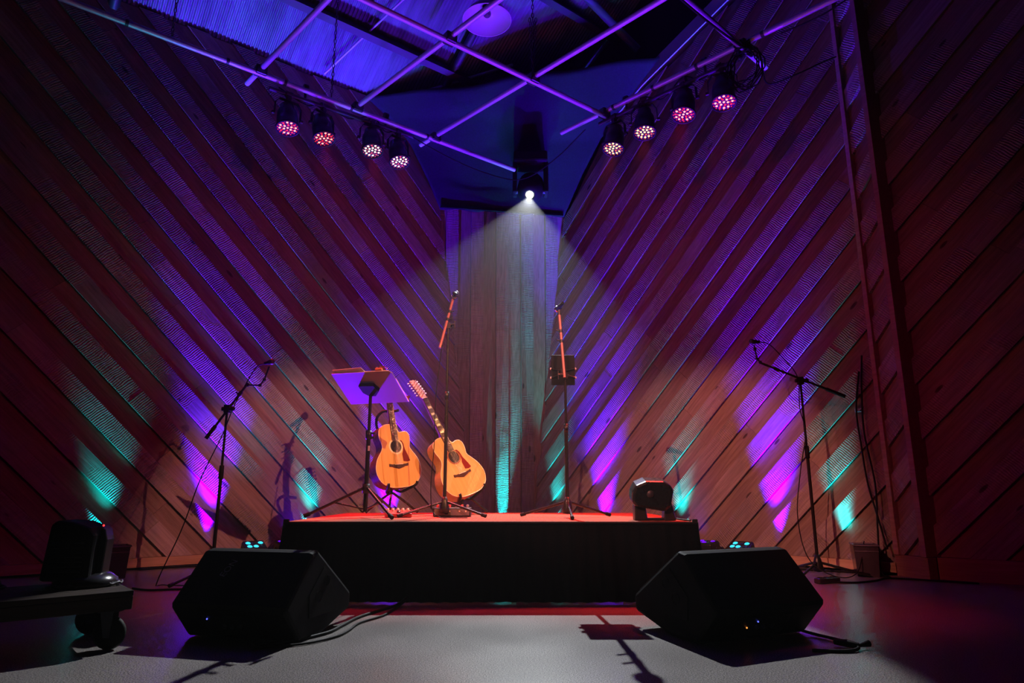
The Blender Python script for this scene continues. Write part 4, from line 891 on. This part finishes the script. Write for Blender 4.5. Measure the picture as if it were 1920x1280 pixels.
# ------------------------------------------------------------------ cables
def cable(name, label, pts, r=0.005, k=7, mat=None): return tag(MB().tube(smooth_path(pts, k), r, 6).build(name, mat or M_CABLE), label, 'cable')
z_ = 0.007
cable('floor_cable', 'thick cable from under the stage skirt to the left wedge', [(-0.60, 4.16, 0.05), (-0.66, 4.04, z_), (-0.73, 3.86, z_), (-0.80, 3.66, z_), (-0.83, 3.45, z_), (-0.86, 3.28, z_), (-0.98, 3.10, z_), (-1.10, 3.04, z_)], 0.008)
cable('floor_cable', 'thinner second cable running beside the thick one to the left wedge', [(-0.62, 4.10, 0.02), (-0.65, 3.95, z_), (-0.68, 3.72, z_), (-0.76, 3.52, z_), (-0.77, 3.34, z_), (-0.80, 3.20, z_), (-0.90, 3.06, z_), (-1.08, 2.98, z_)], 0.0055)
cable('power_cable', 'power cable with a plug trailing from the right wedge', [(1.30, 3.28, 0.03), (1.38, 3.24, z_ + 0.004), (1.44, 3.10, z_ + 0.004), (1.45, 2.98, z_ + 0.004), (1.38, 2.93, z_), (1.24, 2.94, z_)], 0.007)
pg_ = thing('cable_plug', 'black taped plug at the end of the right wedge cable', 'plug', (1.455, 2.985, 0.0))
MB().tube([(-0.07, 0.07, 0.018), (-0.03, 0.03, 0.018), (0.0, 0.0, 0.016)], [0.012, 0.016, 0.010], 8).build('body', M_RUBBER, pg_)
MB().tube([(0.0, 0.0, 0.016), (0.05, 0.012, 0.022)], [0.006, 0.014], 8).build('tail', M_RUBBER, pg_)
cable('floor_cable', 'cable along the floor from the boom stand to the dark return wall', [(2.28, 5.02, z_), (2.45, 4.98, z_), (2.65, 5.08, z_), (2.82, 5.22, z_), (3.05, 5.10, z_), (3.3, 4.93, z_)], 0.007)
cable('floor_cable', 'flat cable along the baseboard behind the right boom stand', [(2.15, 5.85, 0.012), (2.35, 5.75, 0.012), (2.6, 5.62, 0.012), (2.78, 5.52, 0.012), (2.93, 5.42, 0.012)], 0.010)
cable('floor_cable', 'cable on the floor between the cart and the left wedge', [(-2.55, 4.70, z_), (-2.40, 4.62, z_), (-2.2, 4.66, z_), (-1.95, 4.62, z_), (-1.6, 4.5, z_)], 0.007)
cable('floor_cable', 'cable lying along the foot of the left baseboard', [WL(4.15, 0.012, 0.06), WL(3.9, 0.012, 0.05), WL(3.6, 0.012, 0.07), WL(3.3, 0.012, 0.06)], 0.008)
cable('microphone_cable', 'thin cable hanging from the red-lit boom to the riser', [(-0.52, 4.80, 1.70), (-0.555, 4.79, 1.3), (-0.56, 4.80, 0.95), (-0.575, 4.80, 0.7), (-0.56, 4.78, 0.52), (-0.50, 4.72, HS + 0.006), (-0.42, 4.62, HS + 0.006), (-0.30, 4.60, HS + 0.006)], 0.0032)
cable('power_cable', 'short cable from the hooded lamp to the riser edge', [(1.0, 4.42, HS + 0.012), (1.04, 4.36, HS + 0.010), (1.08, 4.28, HS + 0.006), (1.10, 4.22, HS + 0.005)], 0.006)
cable('hanging_cable', 'cable hanging down the end of the right wall, nearer the return', [WR(4.06, 1.75, 0.06), WR(4.03, 1.45, 0.07), WR(4.02, 1.1, 0.09), WR(4.06, 0.7, 0.10), WR(4.05, 0.35, 0.13), WR(4.06, 0.05, 0.20), (2.83, 5.20, 0.01)], 0.007)
cable('hanging_cable', 'cable hanging from the wall hook to the tub', [WR(4.02, 1.62, 0.05), WR(3.97, 1.30, 0.06), WR(3.98, 1.0, 0.07), WR(4.0, 0.7, 0.08), WR(4.05, 0.45, 0.10), WR(4.1, 0.20, 0.12)], 0.007)
hk = thing('wall_hook', 'small pale box on the end of the right wall, cables hung on it', 'hook', WR(3.98, 1.30, 0.03))
MB().box((0, 0, 0), (0.055, 0.03, 0.04), frame_to(NR)).build('box', plain('blue_grey_plastic', (0.35, 0.38, 0.5), 0.4), hk, 0.004)
MB().tube([V((0, 0, -0.01)), NR * 0.04 + SR * 0.04, NR * 0.05 + SR * 0.05 + Z * 0.02], 0.006, 6).build('hook', M_RUBBER, hk)
ps = thing('power_strip', 'dark power strip with a violet glint beside the right boom stand foot', 'power strip', (2.26, 5.00, 0.0), 0.4)
MB().box((0, 0, 0.02), (0.20, 0.055, 0.036)).build('case', plain('gloss_black_plastic', (0.03, 0.02, 0.03), 0.2), ps, 0.006)
for i in range(3): MB().box((-0.06 + i * 0.06, 0, 0.040), (0.032, 0.032, 0.006)).build('outlet', M_RUBBER, ps)
# overhead wiring
kc = crossing('G', 'D'); pts = []
for i in range(120):
    a = i * 0.36; r = 0.135 + 0.025 * math.sin(i * 0.31) + 0.012 * math.sin(i * 1.7)
    pts.append(V((kc.x, kc.y, 4.10)) + V((0.7, -0.7, 0)) * (r * math.cos(a)) + V((0, 0, 1)) * (r * 1.25 * math.sin(a)) + NR * (0.03 * math.sin(i * 0.17)))
tag(MB().tube(pts, 0.0055, 6).build('cable_coil', M_CABLE), 'coil of black cable hung where the pipes cross above the right lights', 'cable')
bz = []
for i in range(40):
    a = i * 1.1; bz.append(V((kc.x, kc.y, 4.28)) + V((0.06 * math.cos(a) + 0.03 * math.sin(3 * a), 0.06 * math.sin(a), 0.05 * math.sin(2.3 * a))))
tag(MB().tube(bz, 0.011, 6).build('cable_bundle', M_CABLE), 'knotted cable bundle wrapped on the pipe crossing above the coil', 'cable')
ga, gb = V(PIPES['G'][0]), V(PIPES['G'][1])
cable('truss_cable', 'cable taped along the short pipe leading to the coil', [ga.lerp(gb, t) + V((0.02, -0.01, 0.03 - 0.10 * math.sin(t * PI))) for t in (0.25, 0.45, 0.65, 0.85)], 0.010)
cable('truss_cable', 'slack cable swagged from the coil across to the dark return', [V((kc.x + 0.12, kc.y - 0.06, 4.12)), V((2.15, 4.95, 3.98)), V((2.35, 4.85, 4.0)), V((2.55, 4.85, 4.10)), V((2.72, 4.9, 4.20))], 0.006)
cable('truss_cable', 'cable drooping between the two light bars in front of the drape', [hang[3] + V((0.1, 0.08, 0.02)), V((-0.7, 6.45, 4.12)), V((-0.3, 6.65, 4.03)), V((0.1, 6.75, 4.0)), V((0.45, 6.5, 4.10)), V((0.75, 6.12, 4.24))], 0.006)
cable('truss_cable', 'cable draped along the right light bar', [hang[4] + Z * 0.05, hang[4].lerp(hang[5], 0.6) - Z * 0.05, hang[5] + Z * 0.04, hang[5].lerp(hang[6], 0.5) - Z * 0.07, hang[6] + Z * 0.05, hang[6].lerp(hang[7], 0.5) - Z * 0.04, hang[7] + Z * 0.06], 0.006)
cable('truss_cable', 'cable draped along the left light bar', [hang[0] + Z * 0.05 - SL * -0.1, hang[0].lerp(hang[1], 0.5) - Z * 0.03, hang[1] + Z * 0.04, hang[1].lerp(hang[2], 0.5) - Z * 0.04, hang[2] + Z * 0.05, hang[2].lerp(hang[3], 0.5) - Z * 0.05, hang[3] + Z * 0.05], 0.006)
cable('truss_cable', 'two-strand cable lying along the outer end of the right pipe', [V(PIPES['D'][1]).lerp(V(PIPES['D'][0]), t) + V((0, 0, 0.03 - 0.12 * math.sin(t * 7) ** 2)) for t in (0.62, 0.70, 0.78, 0.88, 0.97)], 0.006)
